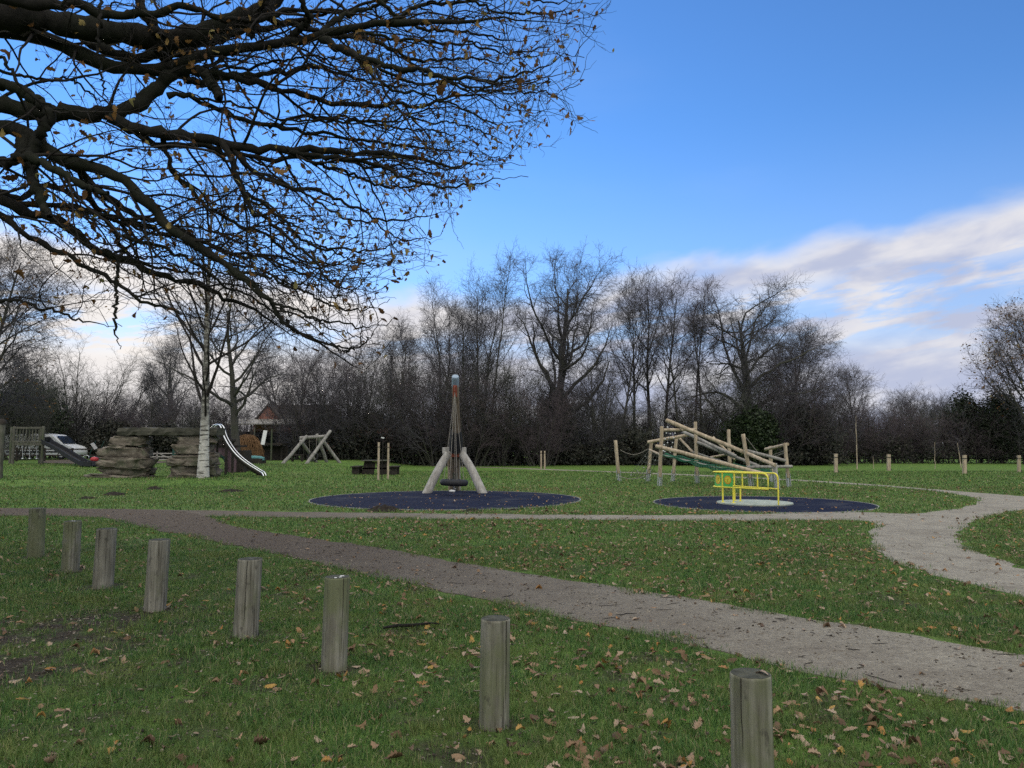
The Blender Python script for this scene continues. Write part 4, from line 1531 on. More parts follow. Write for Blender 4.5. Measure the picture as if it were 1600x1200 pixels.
    l1 = grow(root, dict(M=9, t=(0.15, 1), ang=(20, 55), len=2.4, n=5, wig=0.16, up=0.03, rmin=0.018), rng)
    l2 = grow(l1, dict(M=6, t=(0.1, 1), ang=(25, 60), len=1.2, n=4, wig=0.2, rmin=0.013), rng)
    l3 = grow(l2, dict(M=3, t=(0.1, 1), ang=(25, 60), len=0.6, n=3, wig=0.2, rmin=0.011, tip=0.6), rng)
    mb = MB()
    for q in (root, l1, l2, l3):
        mb.add(*tubes(q[0], q[1], 3))
    c = np.stack([Pp[:, 0, 0], Pp[:, 0, 1], rng.uniform(0.3, 2.8, n)], -1)
    W, Q = leaf_cloud(rng, c, 70, (1.3, 0.8, 0.8), 0.3)
    mb.add(W, Q)
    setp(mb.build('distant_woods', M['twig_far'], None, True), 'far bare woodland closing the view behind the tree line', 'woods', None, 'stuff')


# ---- the overhanging oak in the foreground: boughs traced, twigs grown
BOUGHS = [
    # (photo points), start depth, end depth, start radius px, end radius px
    ([(-60, 25), (30, 30), (100, 36), (160, 46), (233, 62), (280, 57), (325, 48), (395, 24), (440, -20), (480, -70)], 7.0, 7.6, 22, 9),
    ([(-60, 40), (60, 58), (110, 78), (160, 98), (205, 108), (250, 106), (290, 105), (320, 90), (370, 75), (440, 66), (500, 57), (553, 45), (610, 35), (708, 33), (776, 25), (828, 34), (897, 38), (931, 44)], 7.4, 7.0, 13, 1.4),
    ([(-60, 160), (0, 166), (60, 172), (130, 180), (175, 181), (215, 160), (240, 140), (268, 120), (300, 103)], 6.8, 7.3, 14, 8),
    ([(170, 182), (200, 198), (250, 210), (300, 212), (350, 219), (400, 234), (450, 237), (536, 237), (587, 241), (642, 248), (708, 258), (760, 255), (812, 262)], 6.8, 7.6, 9, 1.2),
    ([(440, 235), (500, 243), (553, 250), (605, 266), (656, 283), (708, 293), (760, 286), (794, 278), (826, 274)], 7.2, 6.8, 4.5, 1.1),
    ([(501, 62), (553, 84), (605, 102), (656, 111), (690, 120), (742, 124), (794, 120), (845, 107), (880, 90), (914, 87)], 7.0, 6.4, 6, 1.2),
    ([(656, 111), (700, 128), (742, 140), (794, 143), (845, 145), (869, 146), (905, 133)], 6.8, 6.2, 2.5, 1.0),
    ([(310, 112), (380, 120), (440, 142), (519, 158), (605, 167), (656, 165), (700, 150), (740, 152), (790, 170), (850, 172)], 7.3, 7.9, 5.5, 1.1),
    ([(262, 150), (300, 152), (340, 170), (380, 186), (430, 200), (500, 207), (570, 222), (650, 227), (720, 240), (780, 245)], 7.1, 8.2, 4.5, 1.0),
    ([(-60, 195), (0, 198), (40, 208), (62, 230), (90, 245), (130, 257), (177, 270), (217, 307), (267, 357), (317, 388), (367, 425), (417, 468), (447, 504), (500, 535), (555, 570), (583, 566), (614, 536)], 6.6, 6.4, 11.5, 0.9),
    ([(447, 500), (467, 520), (510, 535), (554, 543), (580, 527), (600, 500)], 6.5, 6.3, 2.6, 1.0),
    ([(40, 208), (42, 250), (60, 300), (78, 335)], 6.6, 6.0, 11, 5),
    ([(-60, 305), (0, 310), (33, 328), (75, 343), (110, 360), (150, 390), (200, 404), (233, 427), (283, 440), (317, 447), (367, 468), (410, 495), (450, 520), (500, 545)], 6.5, 7.6, 8, 1.4),
    ([(-60, 305), (0, 336), (50, 370), (100, 400), (150, 424), (210, 460), (240, 476), (280, 490), (320, 500), (350, 520)], 6.2, 6.9, 6, 1.3),
    ([(-60, 462), (0, 468), (50, 478), (100, 490), (150, 507), (190, 512)], 6.9, 6.2, 4, 1.0),
    ([(345, 218), (360, 245), (388, 323), (417, 341), (446, 367), (475, 394), (507, 431), (537, 455), (572, 460), (605, 440)], 7.0, 6.6, 5, 1.0),
    ([(352, 222), (408, 273), (467, 294), (525, 311), (583, 335), (612, 346), (656, 343), (685, 335), (715, 330)], 7.1, 7.5, 4.5, 1.0),
    ([(450, 242), (500, 255), (540, 268), (598, 291), (642, 289), (700, 285), (735, 283)], 7.2, 7.9, 3.5, 1.0),
    ([(385, 300), (432, 336), (481, 379), (540, 388), (583, 391), (633, 382), (660, 385)], 7.0, 7.4, 3.2, 1.0),
    ([(360, 420), (400, 430), (437, 441), (496, 466), (540, 484), (585, 482), (612, 470)], 6.5, 6.9, 3.2, 1.0),
    ([(367, 425), (423, 475), (467, 484), (525, 505), (583, 512), (612, 498)], 6.5, 6.0, 3.2, 1.0),
    ([(130, 257), (140, 300), (152, 335), (180, 365), (196, 392), (225, 410), (270, 425), (330, 432), (380, 450)], 6.6, 7.8, 5, 1.2),
    ([(60, 235), (110, 262), (160, 300), (210, 335), (260, 350), (320, 380), (380, 400), (440, 405), (500, 420), (560, 418)], 6.8, 8.0, 5.5, 1.1),
    ([(30, 320), (90, 322), (160, 340), (230, 352), (300, 378), (360, 392), (420, 402), (470, 430), (530, 440), (590, 430)], 6.7, 7.4, 4.5, 1.0),
    ([(255, 215), (262, 250), (275, 275), (300, 300), (330, 325), (370, 350), (410, 362), (450, 398), (510, 412), (570, 400), (620, 402)], 7.0, 7.7, 4.0, 1.0),
    ([(250, 60), (235, 30), (215, 0), (190, -60)], 7.2, 7.4, 8, 5),
    ([(390, 58), (400, 30), (414, 0), (425, -60)], 7.4, 7.2, 6, 3),
    ([(450, 62), (484, 32), (470, 5), (455, -50)], 7.2, 6.8, 6, 3),
    ([(500, 57), (530, 30), (570, 10), (640, -10), (720, -30)], 7.2, 7.8, 5, 1.5),
    ([(605, 36), (660, 10), (720, 2), (800, -5), (880, 2), (935, 8)], 7.1, 7.6, 3.5, 1.0),
    ([(310, 107), (330, 130), (345, 153)], 7.2, 7.0, 7, 6),
    ([(0, 110), (60, 122), (120, 130), (150, 152), (200, 166)], 6.9, 7.9, 3, 1.0),
    ([(-60, 70), (0, 90), (40, 140), (90, 168), (150, 182)], 6.0, 6.2, 4, 1.2),
    ([(-60, 280), (0, 300), (30, 306), (60, 290), (100, 300), (150, 320), (200, 360), (240, 400)], 7.5, 8.6, 6, 1.2),
    ([(160, -30), (158, 40), (152, 95), (160, 140), (172, 178)], 5.4, 5.6, 3.2, 1.6),
    ([(192, 388), (182, 430), (178, 480), (179, 512), (188, 546)], 6.3, 6.3, 3.0, 2.2),
    ([(600, 167), (660, 185), (720, 195), (770, 215), (800, 235)], 7.6, 8.3, 2.0, 0.9),
    ([(560, 50), (640, 62), (720, 70), (800, 80), (860, 72), (890, 62)], 7.0, 7.6, 3.0, 1.0),
    ([(553, 84), (600, 135), (660, 145), (730, 175), (800, 195), (850, 180)], 7.0, 6.5, 3.0, 1.0),
    ([(420, 200), (480, 180), (560, 190), (640, 200), (700, 210), (760, 225)], 7.6, 8.6, 3.0, 1.0),
    ([(180, 365), (240, 385), (300, 410), (350, 440), (400, 470), (440, 500), (490, 520)], 6.6, 7.4, 3.5, 1.0),
    ([(-60, -20), (40, 5), (120, 12), (210, 20), (300, 15), (380, 30), (450, 20)], 6.4, 7.2, 9, 3),
    ([(100, 36), (160, 75), (215, 90), (270, 84), (330, 62), (400, 48), (470, 28), (540, 22), (620, 28)], 7.6, 8.2, 9, 1.6),
    ([(233, 62), (262, 95), (290, 120), (330, 128), (390, 118), (450, 108), (520, 112), (590, 128), (650, 140)], 7.5, 8.4, 7, 1.4),
    ([(395, 24), (450, 38), (500, 48), (570, 62), (640, 88), (700, 92), (770, 95), (830, 88)], 7.6, 8.4, 5, 1.2),
    ([(-60, 240), (0, 252), (40, 244), (80, 262), (130, 290), (170, 300)], 6.3, 6.0, 9, 4),
    ([(0, 130), (50, 150), (80, 182), (60, 215), (45, 245)], 6.5, 6.4, 8, 7),
    ([(560, -30), (600, 12), (660, 40), (720, 52), (790, 60), (850, 55)], 7.3, 7.9, 4, 1.0),
    ([(690, -30), (740, 5), (800, 20), (860, 18), (920, 22)], 7.0, 7.5, 3, 1.0),
    ([(350, 40), (420, 20), (500, 18), (580, 5), (680, -12)], 7.6, 8.4, 5, 1.4),
]


def resample(Pts, n):
    q = np.linalg.norm(np.diff(Pts, axis=0), axis=1)
    s = np.concatenate([[0], np.cumsum(q)])
    t = np.linspace(0, s[-1], n)
    return np.stack([np.interp(t, s, Pts[:, k]) for k in range(3)], -1), s[-1]


def make_overhanging_oak():
    rng = np.random.default_rng(401)
    base = np.array([-8.2, 8.2, 0.0])
    t = thing('oak_tree', 'overhanging foreground oak with dark crooked boughs and last brown leaves', 'tree', base)
    n = 44
    lines, rads, lens = [], [], []
    twins = []
    for pts, d0, d1, r0, r1 in BOUGHS:
        if r0 <= 9 and len(pts) >= 6 and pts[0][0] > -60 and pts[-1][0] > 300:
            for sgn in ((1,), (-1,))[len(twins) % 2]:
                k = rng.integers(1, 3)
                ox, oy = rng.normal(0, 10), sgn * rng.uniform(12, 30)
                q = [(x + ox * min(1, i / 2) + rng.normal(0, 7), y + oy * min(1, i / 2) + rng.normal(0, 6)) for i, (x, y) in enumerate(pts[k:-1])]
                q[0] = pts[k]
                dk = d0 + (d1 - d0) * k / (len(pts) - 1)
                twins.append((q, dk, d1 + sgn * rng.uniform(0.5, 1.3), max(r0 * 0.55, 1.6), 0.8))
    ALL = BOUGHS + twins
    for pts, d0, d1, r0, r1 in ALL:
        m = len(pts)
        w = np.array([tuple(P(px, py, d0 + (d1 - d0) * i / (m - 1))) for i, (px, py) in enumerate(pts)])
        w = catmull(w, 6)
        q, L = resample(w, n)
        kk = np.linspace(0, 1, n)
        amp = 0.010 + 0.010 * min(L / 3.0, 1.0)
        for fq in (3.0, 6.5, 11.0):
            ph = rng.random(3) * 6.28
            q += (amp / fq * 2.6) * np.sin(kk[:, None] * fq * 6.28 * min(L / 3, 1.2) + ph) * np.clip(kk * 6, 0, 1)[:, None]
        q[1:-1] += rng.normal(0, 0.010, (n - 2, 3))
        dm = np.linspace(d0, d1, n)
        r = np.linspace(r0, r1, n) * dm / F
        tp = np.linspace(0, 1, n)
        r = r * (1 - 0.72 * ss((tp - 0.72) / 0.28)) * (1 + 0.10 * rng.normal(0, 1, n) * (r > 0.02)) if r1 < 3 else r * (1 + 0.10 * rng.normal(0, 1, n))
        r = np.maximum(r * (0.88 + 0.22 * ss((r * F / 7.0 - 2.5) / 3)), 0.003)
        lines.append(q)
        rads.append(r)
        lens.append(L)
    B = (np.array(lines) - base, np.array(rads), np.array(lens))
    # bole outside the picture and the limbs that feed the boughs, plus the other half of the crown
    tr = MB()
    bole = np.array([(0, 0, -0.2), (0.02, 0, 0.5), (0.05, 0.0, 1.5), (0.1, -0.05, 2.6), (0.2, -0.1, 3.6), (0.15, -0.1, 5.0), (0.0, 0.1, 7.0), (-0.1, 0.2, 9.5)])
    Pb, _ = resample(catmull(bole, 6), 24)
    rb = np.interp(np.linspace(0, 1, 24), [0, .05, .15, .4, .6, 1], [0.78, 0.60, 0.50, 0.44, 0.30, 0.08])
    feed = []
    for i, (pts, d0, d1, r0, r1) in enumerate(BOUGHS):
        if pts[0][0] <= -60:
            e = B[0][i, 0]
            tan = B[0][i, 0] - B[0][i, 4]
            tan /= np.linalg.norm(tan)
            z = np.clip(e[2] * 0.75, 1.8, 5.2)
            s = np.array([0.12, -0.05, z])
            c = catmull(np.array([s, s * 0.45 + (e + tan * 1.0) * 0.55, e + tan * 0.4, e]), 6)
            q, _ = resample(c, 10)
            feed.append((q, np.linspace(max(B[1][i, 0] * 1.5, 0.06), B[1][i, 0], 10)))
    tr.add(*tubes(Pb[None], rb[None], 16))
    for q, r in feed:
        tr.add(*tubes(q[None], r[None], 10))
    other = (Pb[None, 8:], rb[None, 8:], np.array([6.0]))
    o1 = grow(other, dict(M=12, t=(0.1, 1.0), ang=(50, 80), len=5.0, n=10, wig=0.12, up=0.02, rr=0.5, rl=0.03, bias=(-0.06, 0, 0)), rng)
    k = (o1[0][:, -1, 0] + base[0]) < -0.75 * (o1[0][:, -1, 1] + base[1])
    o1 = tuple(a[k] for a in o1)
    tr.add(*tubes(*o1[:2], 8))

    # extra limbs added out of view overhead, to shade the near lawn
    def unseen(q):
        e = q[0] + base
        dd = e[..., 1] * math.cos(TH) + (e[..., 2] - EYE) * math.sin(TH)
        uu = e[..., 0] / np.maximum(dd, 0.05) * F + 800
        vv = 600 - (-e[..., 1] * math.sin(TH) + (e[..., 2] - EYE) * math.cos(TH)) / np.maximum(dd, 0.05) * F
        bad = (dd > 0.05) & (uu > -80) & (uu < 1680) & (vv > -60) & (vv < 1260)
        k = ~bad.any(1)
        return tuple(a[k] for a in q)
    over = (Pb[None, 12:], rb[None, 12:], np.array([5.0]))
    u1 = unseen(grow(over, dict(M=52, t=(0.1, 1.0), ang=(55, 88), len=7.5, n=10, wig=0.13, up=0.035, rr=0.5, rl=0.025, bias=(0.03, -0.05, 0)), rng))
    u2 = unseen(grow(u1, dict(pm=3.2, t=(0.15, 1.0), ang=(25, 60), len=1.9, n=8, wig=0.18, rr=0.55, rl=0.012, rmin=0.006), rng))
    u3 = unseen(grow(u2, dict(pm=4.2, t=(0.1, 1.0), ang=(28, 62), len=0.8, n=5, wig=0.24, rr=0.6, rl=0.008, rmin=0.004), rng))
    u4 = unseen(grow(u3, dict(pm=4.0, t=(0.1, 1.0), ang=(28, 62), len=0.35, n=4, wig=0.24, rr=0.6, rmin=0.003), rng))
    tr.add(*tubes(*u1[:2], 8))
    tr.build('trunk', M['bark'], t, True)
    mb = MB()
    V, Q = tubes(B[0], B[1], 10)
    mb.add(V, Q)
    mb.build('boughs', M['bark'], t, True)
    # side branches, twigs, twiglets
    free = np.ones(len(ALL), bool)
    hang = [i for i, b in enumerate(BOUGHS) if b[0][0] in ((160, -30), (192, 388), (310, 107))]
    for i in hang:
        free[i] = False
    src = tuple(a[free] for a in B)
    # the crown's own outline: how far the sprays reach at each height
    rows = np.array([-400, -60, 0, 60, 130, 190, 240, 270, 310, 350, 400, 450, 500, 540, 575, 600])
    reach = np.array([1100, 985, 972, 955, 932, 898, 862, 838, 772, 726, 670, 645, 638, 630, 606, 565])

    def keep(q, slack=0.0, soft=45.0):
        e = q[0][:, -1] + base
        dd = e[:, 1] * math.cos(TH) + (e[:, 2] - EYE) * math.sin(TH)
        uu = e[:, 0] / dd * F + 800
        vv = 600 - (-(e[:, 1]) * math.sin(TH) + (e[:, 2] - EYE) * math.cos(TH)) / dd * F
        lim = np.interp(vv, rows, reach) + 95 * (vnoise(vv * 0.022, vv * 0 + 3.3, 1.0) - 0.55) * (vv > 20) + slack + rng.normal(0, 16, len(e)) - soft * rng.random(len(e)) ** 2
        low = np.interp(uu, [-200, 0, 130, 200, 330, 430, 520, 620], [520, 520, 515, 470, 520, 540, 575, 590])
        k = (uu < lim) & (vv < low + slack * 0.3 + rng.normal(0, 10, len(e))) & (e[:, 1] > 3.8)
        return tuple(a[k] for a in q)
    l1 = grow(src, dict(pm=3.3, t=(0.05, 1.0), ang=(24, 74), len=1.15, prof=(1.1, 1.2, 1.0, 0.75, 0.35), n=13, wig=0.17, up=-0.02, bias=(0.05, 0, -0.01), rr=0.6, rl=0.0105, rmin=0.0045, tip=0.28), rng)
    l1b = grow(src, dict(pm=2.0, t=(0.3, 1.0), ang=(25, 55), len=0.55, n=8, wig=0.30, up=0.0, bias=(0.03, 0, 0), rr=0.5, rl=0.0085, rmin=0.0035, tip=0.4), rng)
    o2 = grow(o1, dict(pm=2.0, t=(0.15, 1.0), ang=(25, 60), len=1.5, n=8, wig=0.16, rr=0.55, rl=0.009, rmin=0.005), rng)
    l1 = keep(l1)
    l1b = keep(l1b)
    l2 = grow(l1, dict(pm=4.0, t=(0.12, 1.0), ang=(28, 62), len=0.46, n=8, wig=0.26, up=-0.005, bias=(0.03, 0, 0), rr=0.6, rl=0.0075, rmin=0.0030, tip=0.5), rng)
    l2 = keep(l2, 22, 30)
    o3 = grow(o2, dict(pm=3.0, t=(0.12, 1.0), ang=(28, 62), len=0.55, n=5, wig=0.24, rr=0.6, rl=0.006, rmin=0.003), rng)
    l3 = grow(l2, dict(pm=5.0, t=(0.15, 1.0), ang=(30, 65), len=0.17, n=5, wig=0.36, up=0.03, rr=0.6, rmin=0.0021, tip=0.6), rng)
    l3b = grow(l1b, dict(pm=7.0, t=(0.15, 1.0), ang=(30, 65), len=0.2, n=4, wig=0.26, up=0.03, rr=0.6, rmin=0.0018, tip=0.6), rng)
    l3, l3b = keep(l3, 45, 0), keep(l3b, 45, 0)
    mb = MB()
    for q, kk in ((l1, 5), (l1b, 4), (o2, 4), (l2, 4), (o3, 3), (l3, 3), (l3b, 3), (u2, 4), (u3, 3), (u4, 3)):
        mb.add(*tubes(q[0], q[1], kk))
    mb.build('crown', M['twig'], t, True)
    # last leaves, hanging from the twig ends
    ends = np.vstack([l2[0][:, -1], l2[0][:, 3], l3[0][:, -1], l3b[0][:, -1]])
    pr = fbm(ends[:, 0] * 1.0 + 30, ends[:, 2] * 1.0 + ends[:, 1] * 0.5, 0.9)
    k = rng.random(len(ends)) < 0.44 * ss((pr - 0.26) / 0.3)
    ends = ends[k]
    mb = MB()
    for q in range(8):
        V, Q = leaf_template(rng, 0.8, simple_=(q % 2 == 0))
        V = V + np.array([0, 0.5, 0])
        e = ends[q::8]
        W, QQ = place_batch(V, Q, e, rot_batch(rng, len(e), 0.9), rng.uniform(0.038, 0.085, len(e)))
        mb.add(W, QQ)
    # a few near sprays that show large
    for px, py, d, s in ((438, 268, 6.20, 0.128), (372, 283, 6.24, 0.115), (425, 330, 6.28, 0.095), (15, 82, 6.32, 0.135), (130, 33, 6.36, 0.108), (48, 318, 6.40, 0.135), (16, 278, 6.44, 0.135), (560, 50, 6.48, 0.121), (575, 103, 6.52, 0.135), (690, 85, 6.56, 0.135), (690, 135, 6.60, 0.162), (715, 145, 6.64, 0.149), (330, 462, 6.68, 0.108), (30, 430, 6.72, 0.108), (860, 22, 6.76, 0.108), (255, 270, 6.80, 0.115), (620, 62, 6.84, 0.121), (78, 107, 6.88, 0.095), (370, 322, 6.92, 0.101), (240, 108, 6.96, 0.068)):
        p = np.array(tuple(P(px, py, d))) - base
        V, Q = leaf_template(rng, 0.6)
        W, QQ = place_batch(V, Q, p[None], rot_batch(rng, 1, 0.9), np.array([s]))
        mb.add(W, QQ)
    mb.build('leaves', M['leaf_tree'], t, True)


make_overhanging_oak()
make_far_trees()
make_shrubs()

# ------------------------------------------------------------------ bollards
def make_bollards():
    rows = [  # px, top row, base row, width px, lean, label
        (1177, 1052, None, 60, 0.00, 'nearest timber bollard, cut by the bottom edge, with a dry leaf on its top'),
        (774, 966, 1135, 44, 0.012, 'timber bollard with a clear round top, second nearest, in the middle of the row'),
        (525, 901, 1045, 37, 0.02, 'grey timber bollard with pale specks on top, third nearest of the row'),
        (389, 873, 993, 36, 0.035, 'leaning grey timber bollard with a long dark crack, fourth nearest of the row'),
        (247, 843, 953, 30, 0.035, 'greenish timber bollard standing in trodden earth, fifth nearest of the row'),
        (165, 826, 918, 28, 0.03, 'greenish timber bollard leaning to the right, third farthest of the row'),
        (111, 814, 893, 24, 0.01, 'green algae covered bollard, second farthest of the row, white speck on top'),
        (54, 794, 870, 22, -0.01, 'slim dark green bollard, farthest left of the row beside the woodchip path')]
    for i, (px, top, bot, w, lean, lab) in enumerate(rows):
        rng = np.random.default_rng(500 + i)
        if bot is None:
            b = G(px + 1, 1276)
        else:
            b = G(px - lean * 150, bot)
        d = b.y
        z = P(px, top, d).z
        r = m_(w, d) / 2 * 1.02
        t = thing('bollard', lab, 'bollard', b, 0.0, 'timber bollards in a row along the lawn')
        a = np.arange(28) * 2 * np.pi / 28
        rows_, V, Q = 13, [], []
        prof = rng.normal(0, 0.012, 28)
        zz = np.concatenate([[-0.12, 0.0], np.linspace(0.04, z - 0.012, rows_ - 4), [z - 0.004, z]])
        cr = rng.integers(18, 24)
        for k, q in enumerate(zz):
            rr = r * (1 + prof + rng.normal(0, 0.006, 28)) * (1.03 - 0.03 * q / z)
            rr[cr] *= 0.93
            if k == len(zz) - 1:
                rr = rr * 0.95
            for j in range(28):
                V.append((rr[j] * math.cos(a[j]) + lean * q, rr[j] * math.sin(a[j]), q))
        n = len(zz)
        Q = [(k * 28 + j, k * 28 + (j + 1) % 28, (k + 1) * 28 + (j + 1) % 28, (k + 1) * 28 + j) for k in range(n - 1) for j in range(28)]
        mb = MB().add(V, Q)
        mb.build('post', M['bollard'], t, True)
        top_ring = np.array(V[-28:])
        c = top_ring.mean(0)
        mb = MB()
        inner = c + (top_ring - c) * 0.55 + rng.normal(0, 0.0015, (28, 3))
        VV = np.vstack([top_ring + (0, 0, 0.001), inner + (0, 0, 0.003), [c + (0, 0, 0.002)]])
        mb.add(VV, [(j, (j + 1) % 28, 28 + (j + 1) % 28, 28 + j) for j in range(28)], [(28 + j, 28 + (j + 1) % 28, 56) for j in range(28)])
        mb.build('sawn_top', M['bollard_top'], t, False)
        # drying crack down the face turned to the camera
        mb = MB()
        ang = -math.pi / 2 + (0.95, 0.85, 0.75, 0.1, 0.35, -0.3, 0.5, 0.2)[i]
        if i == 0:
            ang = -math.pi / 2 - 0.75
        pts = []
        z0 = z * (0.15 if i in (0, 1, 2, 3) else 0.5)
        for q in np.linspace(z0, z - 0.003, 10):
            aa = ang + rng.normal(0, 0.018)
            pts.append((r * 0.992 * math.cos(aa) + lean * q, r * 0.992 * math.sin(aa), q))
        mb.tube(pts, np.array([0.0006, .0014, .0018, .002, .0022, .0024, .0024, .0026, .0026, .0026]) * (1.0 if i < 4 else 0.7), 5)
        mb.build('crack', M['crack'], t, True)
        if i in (2, 6):
            mb = MB()
            for q in range(4 if i == 2 else 2):
                mb = MB()
                mb.ball((lean * z + rng.normal(0, r * 0.4), rng.normal(0, r * 0.4), z + 0.004), (0.022, 0.016, 0.007), 8)
                mb.build('dropping', M['white'], t, True)
        if i == 0:
            V, Q = leaf_template(np.random.default_rng(9), 0.7)
            W, QQ = place_batch(V, Q, np.array([(b.x + 0.042, b.y - 0.01, z + 0.010)]), rot_batch(np.random.default_rng(3), 1, 0.1), np.array([0.075]))
            o = MB().add(W, QQ).build('fallen_leaf', M['leaf_fall'], None, True)
            setp(o, 'dry grey brown leaf lying on top of the nearest bollard', 'leaf')


make_bollards()


# ------------------------------------------------------------------ rubber mats
def make_mats():
    for ((cx, cy), r), lab in zip(MATS, ('large round dark rubber mat under the tyre swing', 'round dark rubber mat under the yellow roundabout')):
        t = thing('rubber_mat', lab, 'rubber mat', (cx, cy, 0))
        MB().disc((0, 0, 0.001), r, 0.014, 96, 0.004).build('surface', M['mat'], t)
        a = np.linspace(0, 2 * np.pi, 97)
        mb = MB()
        ring = lambda rad, z: np.stack([rad * np.cos(a[:-1]), rad * np.sin(a[:-1]), np.full(96, z)], -1)
        V = np.vstack([ring(r + 0.004, 0.0), ring(r + 0.004, 0.020), ring(r + 0.032, 0.020), ring(r + 0.032, 0.0)])
        Q = [(k * 96 + j, (k + 1) * 96 + j, (k + 1) * 96 + (j + 1) % 96, k * 96 + (j + 1) % 96) for k in range(3) for j in range(96)]
        mb.add(V, Q).build('kerb_ring', M['concrete'], t)


make_mats()


# ------------------------------------------------------------------ tyre swing on a leaning mast
def make_tyre_swing():
    t = thing('tyre_swing', 'tall leaning timber mast on splayed legs with a tyre swing hung by ropes', 'tyre swing', G(710, 771))
    o = Vector(t.location)
    rng = np.random.default_rng(61)
    dl = o.y

    def L(px, py, d):
        return P(px, py, d) - o
    top = L(711.5, 589, dl - 1.2)
    foot = L(711, 700, dl + 1.5)
    foot.z = -0.1
    mb = MB()
    c = foot.lerp(top, 0.5) + Vector((0.05, 0.0, 0.0))
    pts = catmull([foot, foot.lerp(top, 0.28) + Vector((0.02, 0, 0)), c, foot.lerp(top, 0.8) + Vector((0.015, 0, 0)), top], 5)
    mb.tube(pts, np.linspace(0.15, 0.104, len(pts)), 16)
    mast = mb.build('mast', M['mast'], t, True)
    # steel cap
    dirm = (top - foot).normalized()
    mb = MB()
    mb.tube([top - dirm * 0.34, top - dirm * 0.03, top + dirm * 0.01, top + dirm * 0.03], [0.112, 0.112, 0.110, 0.098], 18)
    cap = mb.build('cap', M['cap'], t, True)
    mb = MB()
    bp = L(711, 607, dl - 1.35)
    mb.box(bp + Vector((0, 0.0, -0.08)), (0.13, 0.11, 0.36), None, 0.01)
    mb.tube([bp + Vector((0, -0.05, 0.06)), bp + Vector((0, -0.13, 0.02)), bp + Vector((0, -0.14, -0.10))], 0.022, 8)
    mb.build('bracket', M['rust'], t)
    # rubber sleeve where the mast meets the frame
    q0, q1 = foot.lerp(top, 0.40), foot.lerp(top, 0.56)
    mb = MB()
    mb.tube([q0 + (0.02) * Vector((1, 0, 0)), q0.lerp(q1, 0.5) + Vector((0.035, 0, 0)), q1 + Vector((0.03, 0, 0))], [0.215, 0.21, 0.165], 16)
    mb.build('sleeve', M['black'], t, True)
    # cross beam
    zb = L(710, 704, dl + 0.45)
    mb = MB()
    mb.box((zb.x, zb.y, zb.z), (m_(37, dl + 0.45), 0.18, m_(10, dl)), None, 0.012)
    mb.build('cross_beam', M['leg_pale'], t)
    mb = MB()
    mb.box((zb.x, zb.y - 0.03, zb.z - 0.16), (m_(26, dl + 0.45), 0.12, 0.11), None, 0.01)
    mb.build('clamp_plate', M['rust'], t)
    for bx, tx in ((667, 700), (754, 722)):
        b = G(bx, 771) - o
        u = L(tx, 709, dl + 0.40)
        mid = b.lerp(u, 0.55) + Vector((0.03 if bx > 700 else -0.02, 0, 0.03))
        mb = MB()
        pts = catmull([b - (u - b).normalized() * 0.12, mid, u], 6)
        mb.tube(pts, np.linspace(0.145, 0.125, len(pts)), 14)
        mb.build('leg', M['leg_pale'], t, True)
    for px, w, mt in ((704, 0.075, 'log'), (717, 0.075, 'leg_pale')):
        b = L(px, 747, dl + 1.5)
        b.z = 0
        mb = MB()
        mb.log((b.x, b.y, -0.1), (b.x, b.y - 0.6, 1.25), w, w, 10)
        mb.build('leg', M[mt], t, True)
    mb = MB()
    mb.log((zb.x, zb.y + 0.6, 0.0), (zb.x, zb.y + 0.3, zb.z - 0.2), 0.095, 0.09, 10)
    mb.build('centre_post', M['old_wood'], t, True)
    # tyre
    dt = dl - 1.25
    tc = L(709.5, 754.0, dt)
    mb = MB()
    Mx = Matrix.Rotation(R(2), 3, 'Y')
    mb.torus(tc, m_(17.5, dt), 0.095, k1=40, k2=14, M=Mx)
    ty = mb.build('tyre', M['black'], t, True)
    mb = MB()
    mb.tube([tc + Vector((0, -0.02, -0.10)), tc + Vector((0, -0.02, -0.17)), tc + Vector((0.05, -0.02, -0.2))], 0.015, 6)
    mb.build('chain_tail', M['steel'], t, True)
    a = bp + Vector((0, -0.13, -0.14))
    Rr = m_(17.5, dt)
    for ang in (200, 250, 290, 340, 90):
        e = tc + Vector((math.cos(R(ang)) * Rr * 0.95, math.sin(R(ang)) * Rr * 0.95, 0.07))
        mb = MB()
        mb.tube([a, a.lerp(e, 0.5), e], 0.0085, 6)
        mb.build('rope', M['rope'], t, True)


make_tyre_swing()


